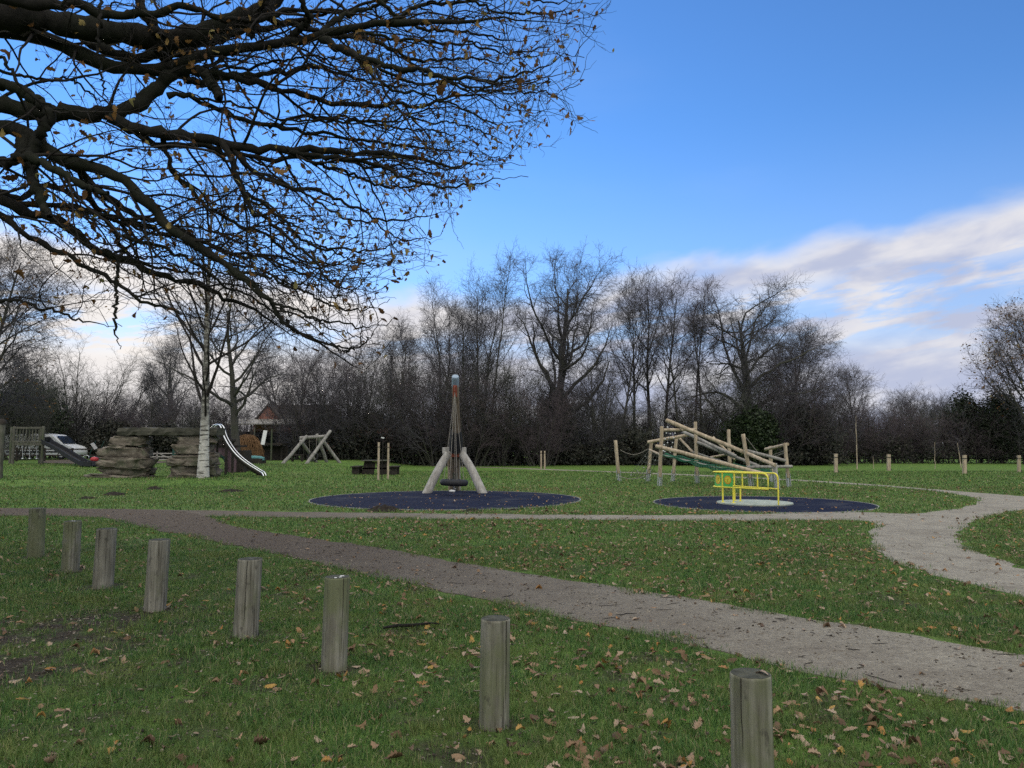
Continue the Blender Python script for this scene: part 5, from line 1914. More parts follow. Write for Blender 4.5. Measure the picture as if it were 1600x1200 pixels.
# ------------------------------------------------------------------ log climbing frame
def make_climbing_frame():
    org = G(1120, 757)
    t = thing('climbing_frame', 'tangled log climbing frame with slanting beams, upright posts and a green net', 'climbing frame', org)
    o = Vector(org)
    rng = np.random.default_rng(62)

    def post(tx, ty, bx, by, w, mt='log'):
        b = G(bx, by)
        d = b.y
        u = P(tx, ty, d + (0.0))
        r = m_(w, d) / 2
        ax = (u - b).normalized()
        mb = MB()
        s = 0.34
        mb.log(b + ax * s - o, u - o, r, r * 0.95, 14, rng)
        p = mb.build('post', M[mt], t, True)
        mb = MB()
        for sx in (-1, 1):
            mb.bar(b - ax * 0.1 + Vector((sx * r * 1.02, -0.01, 0)) - o, b + ax * (s + 0.16) + Vector((sx * r * 1.02, -0.01, 0)) - o, 0.012, r * 1.5)
        mb.tube([b - ax * 0.08 - o, b + ax * (s + 0.02) - o], r * 0.5, 10)
        mb.build('post_shoe', M['steel'], p)
        return b, u

    def beam(x0, y0, d0, x1, y1, d1, w, mt='log'):
        a, b = P(x0, y0, d0) - o, P(x1, y1, d1) - o
        mb = MB()
        mb.log(a, b, m_(w, d0) / 2, m_(w, d1) / 2, 14, rng, 9)
        mb.build('beam', M[mt], t, True)
    post(961.5, 688, 967.5, 752, 5.6)
    post(1018, 688, 1012, 752, 5.4)
    post(1034, 666, 1030.5, 759.5, 6.0)
    post(1057, 684, 1051, 752, 5.2)
    post(1086.5, 659, 1089, 755.5, 5.6)
    post(1138.5, 671, 1141, 752, 5.6)
    post(1161, 678, 1174, 761, 6.2)
    post(1203.5, 697, 1206, 753, 5.2)
    post(1226.5, 692, 1232.5, 761, 5.6)
    post(1211, 724, 1214.5, 765, 6.4, 'leg_pale')
    beam(1041, 656.5, 30.5, 1166, 708, 28.8, 6.2)
    beam(1163, 706.5, 28.9, 1211, 727, 26.9, 6.0)
    beam(1036, 672, 29.6, 1087, 671, 31.0, 4.8)
    beam(1012, 691, 33.0, 1078, 679, 32.2, 5.0)
    beam(1025, 697, 29.3, 1203, 743, 26.6, 6.2)
    beam(1068, 675, 32.0, 1150, 713, 29.8, 5.2, 'log_grey')
    beam(1090, 691, 31.2, 1187, 729, 29.4, 5.0, 'log_grey')
    beam(1166, 704, 28.8, 1228, 720, 28.7, 5.2, 'log_grey')
    beam(1167, 730, 28.6, 1238, 729, 28.5, 5.0, 'log_grey')
    beam(1196, 702, 31.8, 1231, 694, 28.8, 4.8)
    beam(1015, 703, 32.6, 1034, 711.5, 29.9, 3.6)
    beam(1030, 710.5, 30.4, 1148, 737, 29.6, 3.6, 'log_grey')
    beam(1061, 684, 32.8, 1083, 707, 31.5, 3.6)
    beam(1082, 706, 31.4, 1142, 726, 31.0, 3.4, 'log_grey')
    beam(1109, 715, 32.5, 1146, 708, 31.0, 3.6)
    beam(1114, 683, 31.2, 1148, 718, 30.6, 4.0)
    # sagging green net slung between the two long low beams
    A0, A1 = P(1036, 711, 29.9) - o, P(1206, 740, 27.4) - o
    B0, B1 = P(1040, 709, 31.6) - o, P(1206, 730, 29.6) - o
    mb = MB()
    nu, nv = 42, 9

    def pt(u, v):
        p = A0.lerp(A1, u).lerp(B0.lerp(B1, u), v)
        p.z -= 0.20 * math.sin(math.pi * u) * (0.5 + math.sin(math.pi * v)) + 0.03 * math.sin(u * 37 + v * 5)
        return p
    for i in range(nu + 1):
        mb.tube([pt(i / nu, j / nv) for j in range(nv + 1)], 0.008, 4, False)
    for j in range(nv + 1):
        mb.tube([pt(i / nu, j / nv) for i in range(nu + 1)], 0.012 if 0 < j < nv else 0.022, 4, False)
    mb.build('net', M['green_net'], t)
    # rope web at the left end between the leaning post and the frame
    a, b = P(969, 703, 33.0) - o, P(1013, 701, 32.6) - o
    mb = MB()

    def sag(p, q, s, n=10):
        return [p.lerp(q, k / n) - Vector((0, 0, s * math.sin(math.pi * k / n))) for k in range(n + 1)]
    mb.tube(sag(a, b, 0.22), 0.010, 5)
    mb.build('rope', M['rope'], t)
    mb = MB()
    mb.tube(sag(P(967, 744, 33) - o, P(1012, 742, 32.6) - o, 0.14), 0.014, 5)
    mb.build('rope', M['rope'], t)
    mb = MB()
    lo, hi, kn = [], [], MB()
    L0, L1 = P(986, 741, 31.6) - o, P(1013, 705, 32.4) - o
    R0, R1 = P(1012, 748, 31.0) - o, P(1033, 712, 30.2) - o
    for i in range(6):
        p, q = L0.lerp(L1, i / 5), R0.lerp(R1, i / 5)
        mb.tube(sag(p, q, 0.05, 6), 0.009, 4)
        for k in range(6):
            kn.ball(p.lerp(q, k / 5) - Vector((0, 0, 0.03)), (0.045, 0.045, 0.04), 8) if (i * 3 + k) % 4 == 0 else None
    for i in range(6):
        mb.tube([L0.lerp(R0, i / 5), L1.lerp(R1, i / 5)], 0.009, 4)
    mb.build('rope_web', M['dark_rope'], t)
    kn.build('rope_clamps', M['white'], t, True)
    mb = MB()
    kn = MB()
    for x0, y0, x1, y1, d in ((1044, 661, 1035, 712, 30.3), (1049, 673, 1037, 711, 30.6), (1056, 672, 1046, 712, 30.8)):
        p, q = P(x0, y0, d) - o, P(x1, y1, d) - o
        mb.tube([p, q], 0.010, 4)
        for k in range(5):
            kn.ball(p.lerp(q, (k + .7) / 5.5), (0.055, 0.05, 0.055), 8)
    for i in range(4):
        mb.tube([P(1049 - i * 2, 676 + i * 9, 30.3) - o, P(1040 - i * 1, 676 + i * 9, 30.6) - o], 0.009, 4)
    mb.build('hanging_net', M['dark_rope'], t)
    kn.build('rope_clamps', M['white'], t, True)
    mb = MB()
    mb.tube([P(1166, 684, 28.6) - o, P(1184, 707, 28.9) - o], 0.012, 5)
    mb.build('rope', M['rope'], t)
    mb = MB()
    for x0, y0, x1, y1 in ((1208, 711, 1226, 704), (1213, 716, 1226, 704), (1205, 715, 1228, 707)):
        mb.tube([P(x0, y0, 30.5) - o, P(x1, y1, 29) - o], 0.010, 4)
    mb.build('rope', M['rope'], t)


make_climbing_frame()


# ------------------------------------------------------------------ yellow roundabout
def make_roundabout():
    c = Vector((6.42, 20.55, 0.015))
    t = thing('roundabout', 'low roundabout with yellow tube rails, green end panels and a pale round deck', 'roundabout', c)
    MB().disc((0, 0, 0.0), 0.97, 0.035, 64, 0.006).build('deck', M['deck'], t)

    def g(px, py):
        p = G(px, py, 0.05) - c
        p.z = 0.03
        return p
    H, Lw = 0.79, 0.40
    f0, f1 = g(1129.5, 784.5), g(1201, 789.5)
    b0, b1 = g(1148, 782.2), g(1216.5, 788.6)
    Z = Vector((0, 0, 1))
    rr = 0.021

    def rail(p0, p1, name='rail'):
        d = (p1 - p0).normalized()
        mb = MB()
        k = 0.13
        pts = [p0 + Z * H, p0 + d * 0.3 + Z * H, p0.lerp(p1, 0.6) + Z * H, p1 - d * k + Z * H]
        for q in range(1, 7):
            a = q / 6 * math.pi / 2
            pts.append(p1 - d * k + d * k * math.sin(a) + Z * (H - k + k * math.cos(a)))
        pts += [p1 + Z * 0.4, p1]
        mb.tube(pts, rr, 12)
        mb.tube([p0 + Z * Lw, p1 + Z * Lw], rr * 0.9, 10)
        mb.build(name, M['yellow'], t, True)
    rail(f0, f1)
    rail(b0, b1)
    for p in (f0, b0, f0.lerp(f1, 0.24), b0.lerp(b1, 0.14)):
        top = Lw if p in (f0.lerp(f1, 0.24),) else H
        mb = MB()
        mb.tube([p, p + Z * (H if (p == f0 or p == b0) else Lw)], rr, 10)
        mb.disc(p, 0.06, 0.012, 16)
        mb.build('post', M['yellow'], t, True)
    for p in (f0.lerp(f1, 0.45), b0.lerp(b1, 0.55)):
        mb = MB()
        mb.tube([p + Z * Lw, p + Z * H], rr * 0.9, 10)
        mb.build('upright', M['yellow'], t, True)
    # end hoop joining the two rails at the left, with panels
    back = f0 + Vector((-0.13, 0.36, 0))
    mb = MB()
    for z in (H, Lw):
        mb.tube(catmull([f0 + Z * z, f0.lerp(back, 0.5) + Vector((-0.05, 0, z)), back + Z * z, b0.lerp(back, 0.5) + Vector((0, 0.10, z)), b0 + Z * z], 6), rr, 10)
    mb.build('end_hoop', M['yellow'], t, True)

    def panel(p, q):
        d = (q - p).normalized()
        nrm = d.cross(Z).normalized()
        mb = MB()
        w = (q - p).length
        mid = (p + q) / 2 + Z * (H + Lw) / 2
        Mx = Matrix((d, -nrm, Z)).transposed()
        mb.box(mid, (w, 0.016, H - Lw - 0.03), Mx, 0.003)
        pn = mb.build('panel', M['panel'], t)
        for sgn in (1, -1):
            off = nrm * sgn
            s = min(w * 0.36, 0.115)

            def ring(r0, r1, h, mat, nm, kx=1.0):
                V, Q = [], []
                for k in range(40):
                    a = k / 40 * 2 * math.pi
                    for rad in (r0, r1):
                        V.append(tuple(mid + d * math.cos(a) * rad + Z * math.sin(a) * rad + off * h))
                Q = [(2 * k, 2 * k + 1, 2 * ((k + 1) % 40) + 1, 2 * ((k + 1) % 40)) for k in range(40)]
                mb = MB().add(V, Q)
                mb.build(nm, mat, pn)
            ring(0.0, s * 0.78, 0.0100, M['lime'], 'emblem_disc')
            ring(s * 0.78, s * 1.05, 0.0112, M['orange'], 'emblem_ring')
            mb = MB()
            for a in (40, 95, 160, 250, 310):
                e = mid + d * math.cos(R(a)) * s * 0.62 + Z * math.sin(R(a)) * s * 0.62 + off * 0.0125
                mb.bar(mid + off * 0.0125, e, 0.012, 0.003)
            mb.build('emblem_spokes', M['orange'], pn)
    panel(f0 + (f1 - f0).normalized() * 0.03, f0.lerp(f1, 0.235))
    panel(back + Vector((0.02, -0.02, 0)), f0 + Vector((-0.01, 0.02, 0)))


make_roundabout()


# ------------------------------------------------------------------ stone arch on the left
def stone(mb_parent, name, c, size, seed, mat, rz=0.0, amp=0.14, power=0.42):
    rng = np.random.default_rng(seed)
    mb = MB()
    mb.ball((0, 0, 0), size, 48, rng, amp, power, 2.4)
    V = np.vstack(mb.V)
    cz, sz = math.cos(rz), math.sin(rz)
    ty = rng.normal(0, 0.05)
    V = np.stack([V[:, 0] * math.cos(ty) + V[:, 2] * math.sin(ty), V[:, 1], -V[:, 0] * math.sin(ty) + V[:, 2] * math.cos(ty)], -1)
    V = np.stack([V[:, 0] * cz - V[:, 1] * sz, V[:, 0] * sz + V[:, 1] * cz, V[:, 2]], -1) + np.array(c)
    mb.V = [V]
    mb.build(name, mat, mb_parent, True)


def make_arch():
    d = 33.6
    for px0, lab, rows in (
        (193, 'left stack of flat weathered boulders carrying the stone slab', [
            (146, 238, 741, 753), (163, 236, 731, 742), (168, 237, 715.5, 731.5), (159, 232, 699, 716), (180, 205, 694.5, 701), (178, 228, 681.5, 696)]),
        (308, 'right stack of brown boulders behind the birch trunk', [
            (272, 338, 739, 754), (272, 338, 727, 740), (275, 341, 712, 728), (284, 340, 706, 714), (279, 330, 694, 708), (279, 336, 679.5, 695.5)])):
        o = D(px0, d)
        t = thing('stone_stack', lab, 'rock stack', o)
        for i, (x0, x1, y0, y1) in enumerate(rows):
            a, b = P(x0, y0, d), P(x1, y1, d)
            c = (a + b) / 2 - o
            sx, sz = abs(b.x - a.x), abs(a.z - b.z) * 1.0
            k = 1 if i % 2 else -1
            stone(t, 'boulder', (c.x, 0.10 * k, c.z if i else c.z - 0.06), (sx * 0.95, 1.35 - 0.08 * i, sz * 1.04 + (0.1 if i == 0 else 0)), 700 + px0 + i * 7, M['stone'], 0.12 * k, 0.17, 0.22)
            if i == 2:
                stone(t, 'boulder', (c.x + sx * 0.30 * k, -0.42, c.z - sz * 0.1), (sx * 0.55, 0.7, sz * 0.85), 800 + px0 + i, M['stone'], 0.2, 0.2, 0.65)
    # slab
    a, b = P(192, 669, d), P(345, 669, d)
    zc = (P(200, 668, d).z + P(200, 681, d).z) / 2
    o = Vector((a.x, d, 0))
    t = thing('stone_slab', 'long flat stone beam lying across the two boulder stacks', 'stone slab', (a.x, d + 0.05, float(hgt(a.x, d))))
    rng = np.random.default_rng(72)
    mb = MB()
    n = 24
    L = b.x - a.x
    V, Q = [], []
    for i in range(n + 1):
        x = i / n * L
        for (y, z) in ((-0.5, -0.16), (-0.52, 0.0), (-0.48, 0.15), (0.0, 0.16), (0.5, 0.15), (0.5, -0.16), (0, -0.165)):
            V.append((x + rng.normal(0, 0.012), y + rng.normal(0, 0.025), zc - t.location.z + z + rng.normal(0, 0.014)))
    for i in range(n):
        for k in range(7):
            Q.append((i * 7 + k, (i + 1) * 7 + k, (i + 1) * 7 + (k + 1) % 7, i * 7 + (k + 1) % 7))
    T = [(0, k, k + 1) for k in range(1, 6)] + [(n * 7, n * 7 + k + 1, n * 7 + k) for k in range(1, 6)]
    mb.add(V, Q, T).build('beam', M['slab'], t)


make_arch()


# ------------------------------------------------------------------ hillside slide, den, willow, play tower and the rest of the left side
def make_left_side():
    rng = np.random.default_rng(81)
    # slide with two bright hand rails
    d0, d1 = 38.0, 36.0
    base = D(370, 37)
    t = thing('slide', 'curved slide with two bright steel side rails right of the birch', 'slide', base)
    path = [(329, 680), (329.7, 670), (333, 665.3), (338.7, 663), (343.2, 664.7), (346.6, 670.4), (350, 681.6), (356.7, 694), (365.7, 706.4), (375.9, 716.5), (389.4, 726.6), (404, 735.6), (409.6, 739), (412.4, 744.6)]
    w = []
    for i, (px, py) in enumerate(path):
        w.append(P(px, py, d0 + (d1 - d0) * i / (len(path) - 1)) - base)
    w = catmull(w, 5)
    shift = np.array(P(374, 700, 37.6) - P(370, 700.5, 37.0))
    for s in (0, 1):
        mb = MB()
        mb.tube(w + shift * s, 0.028, 10)
        mb.build('rail', M['bright_steel'], t, True)
    V, Q = [], []
    sel = w[20:-4]
    for p in sel:
        for q, dz in ((0.05, -0.10), (0.12, -0.24), (0.88, -0.24), (0.95, -0.10)):
            V.append(p + shift * q + np.array([0, 0, dz]))
    n = len(sel)
    Q = [(i * 4 + k, (i + 1) * 4 + k, (i + 1) * 4 + k + 1, i * 4 + k + 1) for i in range(n - 1) for k in range(3)]
    MB().add(V, Q).build('chute', M['dark_wood'], t, True)
    mb = MB()
    pa = P(352, 684, 37.9) - base
    mb.box((pa.x - 0.35, pa.y + 0.5, pa.z - 0.12), (1.0, 1.2, 0.14), None, 0.02)
    for sx in (-0.75, 0.05):
        for sy in (0.05, 0.95):
            p = Vector((pa.x + sx, pa.y + sy, 0))
            mb.log((p.x, p.y, -0.2), (p.x, p.y, pa.z - 0.1), 0.07, 0.065, 10)
    mb.build('platform', M['dark_wood'], t)
    # purple boarded den with a dark green arch, under the slide
    o = D(352, 39.2)
    t = thing('play_den', 'purple boarded play den with a dark green arched doorway under the slide', 'play den', o)
    a, b = P(331, 699, 39.2) - o, P(369, 735, 39.2) - o
    z1 = a.z
    arc = []
    cx, r = P(340.5, 720, 39.2).x - o.x, m_(13.5, 39.2)
    zt = P(340, 712, 39.2).z - o.z
    zc = zt - r
    poly = [(a.x, 0, -0.1), (cx - r, 0, -0.1)]
    for k in range(17):
        q = math.pi - k / 16 * math.pi
        poly.append((cx + r * math.cos(q), 0, max(zc, 0.05) + r * math.sin(q)))
    poly += [(cx + r, 0, -0.1), (b.x, 0, -0.1), (b.x, 0, z1), (a.x, 0, z1)]
    poly = [p for p in poly if p[0] >= a.x - 1e-6 or True]
    if cx - r < a.x:
        poly = [(min(max(p[0], a.x), 99), p[1], p[2]) for p in poly[2:]]
    mb = MB()
    mb.prism(poly, (0, 0, 0), (0, 0.06, 0))
    mb.build('board_wall', M['purple'], t)
    mb = MB()
    pts = [(cx + r * math.cos(math.pi * k / 18), -0.06, max(zc, 0.05) + r * math.sin(math.pi * k / 18)) for k in range(0, 14)]
    pts = [(cx + r, -0.06, -0.1)] + pts
    mb.tube(pts, 0.07, 8)
    mb.build('arch_rim', M['darkgreen'], t, True)
    mb = MB()
    mb.box(((b.x) + 0.20, 0.55, z1 * 0.42), (0.38, 1.1, z1 * 0.84 + 0.1), None, 0.01)
    mb.build('side_box', M['dark_wood'], t)
    mb = MB()
    mb.box(((a.x + b.x) / 2, 0.6, z1 + 0.06), (b.x - a.x + 0.2, 1.3, 0.10), None, 0.01)
    mb.build('roof', M['dark_wood'], t)
    # willow dome
    o = D(386, 50)
    t = thing('willow_den', 'brown woven willow dome behind the slide', 'willow den', o)
    n = 420
    az = rng.random(n) * 6.28
    rr = m_(25, 50) * (0.9 + 0.15 * rng.random(n))
    hh = m_(43, 50)
    Pp = np.zeros((n, 8, 3))
    tw = rng.normal(0, 0.5, n)
    for k in range(8):
        q = k / 7 * 1.45
        Pp[:, k, 0] = rr * np.cos(q) ** 0.8 * np.cos(az + tw * k / 7)
        Pp[:, k, 1] = rr * np.cos(q) ** 0.8 * np.sin(az + tw * k / 7)
        Pp[:, k, 2] = hh * np.sin(q) ** 0.9 * (0.92 + 0.12 * rng.random(n)) - 0.05
    Pp += rng.normal(0, 0.03, Pp.shape)
    V, Q = tubes(Pp, np.tile(np.linspace(0.022, 0.010, 8), (n, 1)), 4)
    link('rods', mesh_np('rods', V, Q, None, M['willow'], True), t)
    # white van
    o = D(0, 60)
    o.x = P(16, 700, 60).x
    t = thing('parked_van', 'white panel van parked behind the play tower, facing right', 'van', (o.x, 60, float(hgt(o.x, 60))))
    S_ = 1.06
    prof = [(0.05, 0.42), (0.02, 0.9), (0.10, 1.80), (0.25, 1.96), (2.9, 2.0), (3.55, 1.93), (3.78, 1.78), (4.38, 1.18), (4.95, 1.02), (5.18, 0.86), (5.24, 0.55), (5.20, 0.38)]
    prof = [(x * S_, z) for x, z in prof]
    nW = 7
    ys = [(-0.95, 0.93), (-0.90, 0.985), (-0.6, 1.0), (0, 1.005), (0.6, 1.0), (0.90, 0.985), (0.95, 0.93)]
    V, Q, T = [], [], []
    for y, s in ys:
        for x, z in prof:
            V.append((2.65 * S_ + (x - 2.65 * S_) * (s if s > 0.95 else 0.985), y, z * s if z > 1.2 else z))
    k = len(prof)
    for i in range(nW - 1):
        for j in range(k):
            j2 = (j + 1) % k
            Q.append((i * k + j, (i + 1) * k + j, (i + 1) * k + j2, i * k + j2))
    for i, fl in ((0, 0), (nW - 1, 1)):
        tri = tessellate_polygon([[Vector((x, 0, z)) for x, z in prof]])
        T += [tuple(i * k + q for q in (tr[::-1] if fl else tr)) for tr in tri]
    MB().add(V, Q, T).build('body', M['van'], t)
    for y in (-0.962, 0.962):
        mb = MB()
        mb.prism([(3.05 * S_, y, 1.25), (3.05 * S_, y, 1.72), (3.42 * S_, y, 1.76), (3.95 * S_, y, 1.22)], (0, -0.01, 0), (0, 0.01, 0))
        mb.build('side_window', M['glass'], t)
        mb = MB()
        mb.box((2.5 * S_, y * 0.995, 0.60), (4.4 * S_, 0.03, 0.12), None, 0.008)
        mb.build('rubbing_strip', M['black'], t)
    mb = MB()
    mb.prism([(3.80 * S_, -0.78, 1.80), (4.37 * S_, -0.84, 1.22), (4.37 * S_, 0.84, 1.22), (3.80 * S_, 0.78, 1.80)], (0.012, 0, 0.012), (0.03, 0, 0.03))
    mb.build('windscreen', M['glass'], t)
    for x in (0.95 * S_, 4.25 * S_):
        for y in (-0.86, 0.86):
            mb = MB()
            Mx = Matrix.Rotation(R(90), 3, 'X')
            mb.torus((x, y, 0.34), 0.23, 0.105, k1=24, k2=10, M=Mx)
            wl = mb.build('wheel', M['black'], t, True)
            mb = MB()
            mb.tube([(x, y - 0.06, 0.34), (x, y + 0.06, 0.34)], 0.19, 16)
            mb.build('rim', M['steel'], wl)
    # play tower with a dark slide
    o = D(44, 46)
    t = thing('play_tower', 'old grey timber play tower with a slatted rail and a dark slide', 'play tower', o)
    dw = 46.0
    posts = [(21, 46.0), (66.5, 46.0), (17, 47.4), (63, 47.4)]
    ztop = P(30, 666, dw).z - o.z
    zdeck = P(30, 694, dw).z - o.z
    for px, d in posts:
        b = P(px, 700, d) - o
        mb = MB()
        mb.log((b.x, b.y, -0.3), (b.x, b.y, ztop), m_(4.4, d) / 2, m_(4.2, d) / 2, 12)
        mb.build('post', M['old_wood'], t, True)
    x0, x1 = P(21, 700, dw).x - o.x, P(66.5, 700, dw).x - o.x
    mb = MB()
    mb.box(((x0 + x1) / 2, 0.7, zdeck), (x1 - x0 + 0.1, 1.5, 0.16), None, 0.01)
    mb.build('deck', M['old_wood'], t)
    for y in (-0.05,):
        mb = MB()
        mb.box(((x0 + x1) / 2, y, ztop - 0.10), (x1 - x0, 0.05, 0.12), None, 0.008)
        mb.box(((x0 + x1) / 2, y, zdeck + 0.14), (x1 - x0, 0.05, 0.10), None, 0.008)
        for k in range(8):
            x = x0 + (x1 - x0) * (k + 0.9) / 9.2
            mb.box((x, y + 0.035, (ztop + zdeck) / 2 - 0.02), (0.055, 0.025, ztop - zdeck - 0.14))
        mb.build('railing', M['old_wood'], t)
    e = G(150, 731, 0.30)
    sl = [Vector((x1 + 0.05, 0.2, zdeck + 0.1)), Vector((x1 + 0.05, 0.2, zdeck + 0.1)).lerp(e - o, 0.30) + Vector((0, 0, -0.02)), Vector((x1, 0.2, zdeck)).lerp(e - o, 0.72) + Vector((0, 0, -0.10)), e - o + Vector((-0.6, 0.3, 0.16)), e - o + Vector((0, 0, 0.14))]
    c = catmull(sl, 6)
    dr = np.array((e - o) - sl[0])
    side = np.cross(dr, (0, 0, 1))
    side /= np.linalg.norm(side)
    V = []
    for p in c:
        for q, dz in ((-0.26, 0.20), (-0.24, 0.0), (0.24, 0.0), (0.26, 0.20), (0.29, 0.20), (0.27, -0.05), (-0.27, -0.05), (-0.29, 0.20)):
            V.append(p + side * q + np.array([0, 0, dz]))
    n = len(c)
    Q = [(i * 8 + k, (i + 1) * 8 + k, (i + 1) * 8 + (k + 1) % 8, i * 8 + (k + 1) % 8) for i in range(n - 1) for k in range(8)]
    MB().add(V, Q).build('slide', M['steel_dark'] if 'steel_dark' in M else M['black'], t)
    for px in (35, 46, 57):
        b = P(px, 700, 46.1) - o
        mb = MB()
        mb.tube([(b.x, b.y, zdeck - 0.1), (b.x + 0.05, b.y, 0.35)], 0.014, 6)
        mb.ball((b.x + 0.05, b.y, 0.32), (0.16, 0.16, 0.10), 12)
        mb.build('hanging_grip', M['steel'], t, True)
    # tall old post at the left edge of the picture
    b = G(-3, 754)
    t = thing('wooden_post', 'tall old timber post at the left edge with a dark cap', 'post', b)
    zt = P(0, 658, b.y).z
    mb = MB()
    mb.log((0, 0, -0.2), (0.05, 0, zt), 0.14, 0.12, 14, rng)
    mb.build('post', M['old_wood'], t, True)
    mb = MB()
    mb.tube([(0.05, 0, zt - 0.12), (0.05, 0, zt + 0.02), (0.05, 0, zt + 0.10)], [0.155, 0.15, 0.05], 14)
    mb.build('cap', M['dark_wood'], t, True)
    # lectern board, hoops, red bowl near the tower
    o = D(147, 50)
    t = thing('information_board', 'small tilted pale board on a dark frame left of the stone arch', 'sign', o)
    zb = P(147, 697, 50).z - o.z
    Mx = Matrix.Rotation(R(-25), 3, 'Y') @ Matrix.Rotation(R(25), 3, 'X')
    mb = MB()
    mb.box((0, 0, zb), (0.22, 0.03, 0.44), Mx, 0.004)
    mb.build('board', M['white'], t)
    mb = MB()
    for sx in (-0.35, 0.2):
        mb.tube([(sx, 0.05, -0.1), (sx + 0.1, 0.05, zb * 0.6), (sx + 0.42, 0.05, zb + 0.32)], 0.022, 8)
    mb.tube([(-0.3, 0.05, zb * 0.35), (0.25, 0.05, zb * 0.35)], 0.02, 8)
    mb.build('frame', M['darkgreen'], t, True)
    for px, lab in ((119.5, 'pale steel hoop nearer the dark slide'), (135.5, 'pale steel hoop nearer the tilted board')):
        o = D(px, 51)
        a = [(-0.13, 0, -0.1), (-0.13, 0, 0.26)] + [(-0.13 * math.cos(math.pi * k / 8), 0, 0.26 + 0.13 * math.sin(math.pi * k / 8)) for k in range(1, 8)] + [(0.13, 0, 0.26), (0.13, 0, -0.1)]
        o2 = MB().tube([(p[0] * 1.5, 0, p[2] * 1.15) for p in a], 0.022, 8).build('steel_hoop', M['steel'], None, True, o)
        setp(o2, lab, 'hoop', 'pair of steel hoops')
    o = D(148.5, 44)
    t = thing('spinning_bowl', 'small red plastic spinning bowl beside the end of the dark slide', 'play bowl', o)
    mb = MB()
    mb.ball((0, 0, 0.34), (0.42, 0.42, 0.30), 20, None, 0, 0.9)
    mb.build('bowl', M['red'], t, True)
    mb = MB()
    mb.tube([(0, 0, -0.1), (0, 0, 0.25)], 0.05, 10)
    mb.tube([(0.25, 0.1, -0.1), (0.25, 0.1, 0.38)], 0.03, 8)
    mb.build('stem', M['steel'], t, True)
    # gritty safety ground round the small play items
    pts = [G(px, py, 0.3) for px, py in ((62, 722.5), (110, 721), (185, 722.5), (255, 723.5), (250, 727), (170, 731), (110, 728), (62, 726))]
    q = catmull([(p.x, p.y) for p in pts] + [(pts[0].x, pts[0].y)], 6)[:-1]
    tri = tessellate_polygon([[Vector((a, b, 0)) for a, b in q]])
    V = np.array([(a, b, float(hgt(a, b)) + 0.02) for a, b in q])
    T = np.array(tri)
    nz = np.cross(V[T[:, 1]] - V[T[:, 0]], V[T[:, 2]] - V[T[:, 0]])[:, 2]
    T[nz < 0] = T[nz < 0][:, ::-1]
    setp(link('path', mesh_np('path', V, None, T, M['gravel'], False)), 'worn gritty patch beside the play tower slide', 'path', None, 'structure')
    # field gate seen under the arch
    o = D(246, 52)
    t = thing('field_gate', 'low grey timber field gate seen under the stone slab', 'gate', o)
    W, H = m_(48, 52), m_(13, 52)
    mb = MB()
    for z in (0.15, 0.34, H):
        mb.bar((-W / 2, 0, z), (W / 2, 0, z), 0.04, 0.07)
    mb.build('rails', M['leg_pale'], t)
    mb = MB()
    for s in (-1, 1):
        mb.bar((s * W / 2, 0.03, 0.15), (s * 0.1, 0.03, H), 0.03, 0.06)
    mb.bar((0, 0.03, 0), (0, 0.03, H + 0.12), 0.06, 0.10)
    mb.build('braces', M['leg_pale'], t)
    for s, k in ((-1, 0.1), (1, 0.15)):
        mb = MB()
        mb.box((s * (W / 2 + 0.12), 0, 0.45), (0.2, 0.2, 1.3), None, 0.01)
        mb.build('gate_post', M['darkgreen'] if s > 0 else M['old_wood'], t)
    # low rail fence in front of the van
    o = D(90, 53)
    t = thing('rail_fence', 'dark low rail fence running in front of the white van', 'fence', o)
    x0, x1 = P(-60, 700, 53).x - o.x, P(200, 700, 53).x - o.x
    n = 7
    for k in range(n):
        x = x0 + (x1 - x0) * k / (n - 1)
        mb = MB()
        mb.box((x, 0, 0.38), (0.11, 0.11, 1.1), None, 0.01)
        mb.build('fence_post', M['dark_wood'], t)
    mb = MB()
    for z in (0.42, 0.84):
        mb.bar((x0, -0.07, z), (x1, -0.07, z), 0.03, 0.09)
    mb.build('rails', M['dark_wood'], t)
    # dark play tower with a white panel, behind the willow
    o = D(408, 56)
    t = thing('play_tower', 'dark timber play frame with a leaning white panel behind the slide', 'play tower', o)
    for px, d, top in ((362, 56, 668), (397, 56, 668), (424, 55, 670), (440, 57, 694)):
        p = P(px, 700, d) - o
        mb = MB()
        mb.log((p.x, p.y, -0.2), (p.x, p.y, P(px, top, d).z - o.z), 0.06, 0.055, 10)
        mb.build('post', M['old_wood'], t, True)
    p, q = P(398, 694, 56) - o, P(441, 694, 56) - o
    mb = MB()
    mb.box(((p.x + q.x) / 2, 0.6, p.z), (q.x - p.x, 1.4, 0.14), None, 0.01)
    mb.build('deck', M['dark_wood'], t)
    for px in (402, 437):
        p = P(px, 700, 56.4) - o
        mb = MB()
        mb.box((p.x, 0.9, (P(px, 694, 56).z - o.z) / 2 - 0.1), (0.14, 0.14, (P(px, 694, 56).z - o.z)), None, 0.01)
        mb.build('post', M['dark_wood'], t)
    a, b = P(409, 693, 55.6) - o, P(416, 674.5, 56.2) - o
    mb = MB()
    Mx = Matrix.Rotation(math.atan2(b.x - a.x, b.z - a.z), 3, 'Y') @ Matrix.Rotation(R(-10), 3, 'X')
    mb.box((a + b) / 2, (m_(6, 56), 0.04, (b - a).length), Mx, 0.005)
    mb.build('panel', M['white'], t)
    p, q = P(398, 706, 56) - o, P(442, 706, 56) - o
    mb = MB()
    mb.box(((p.x + q.x) / 2, 1.2, 0.5), (q.x - p.x, 0.06, 1.1))
    mb.build('back_wall', M['dark_wood'], t)
    # covered sand box
    o = D(396, 47)
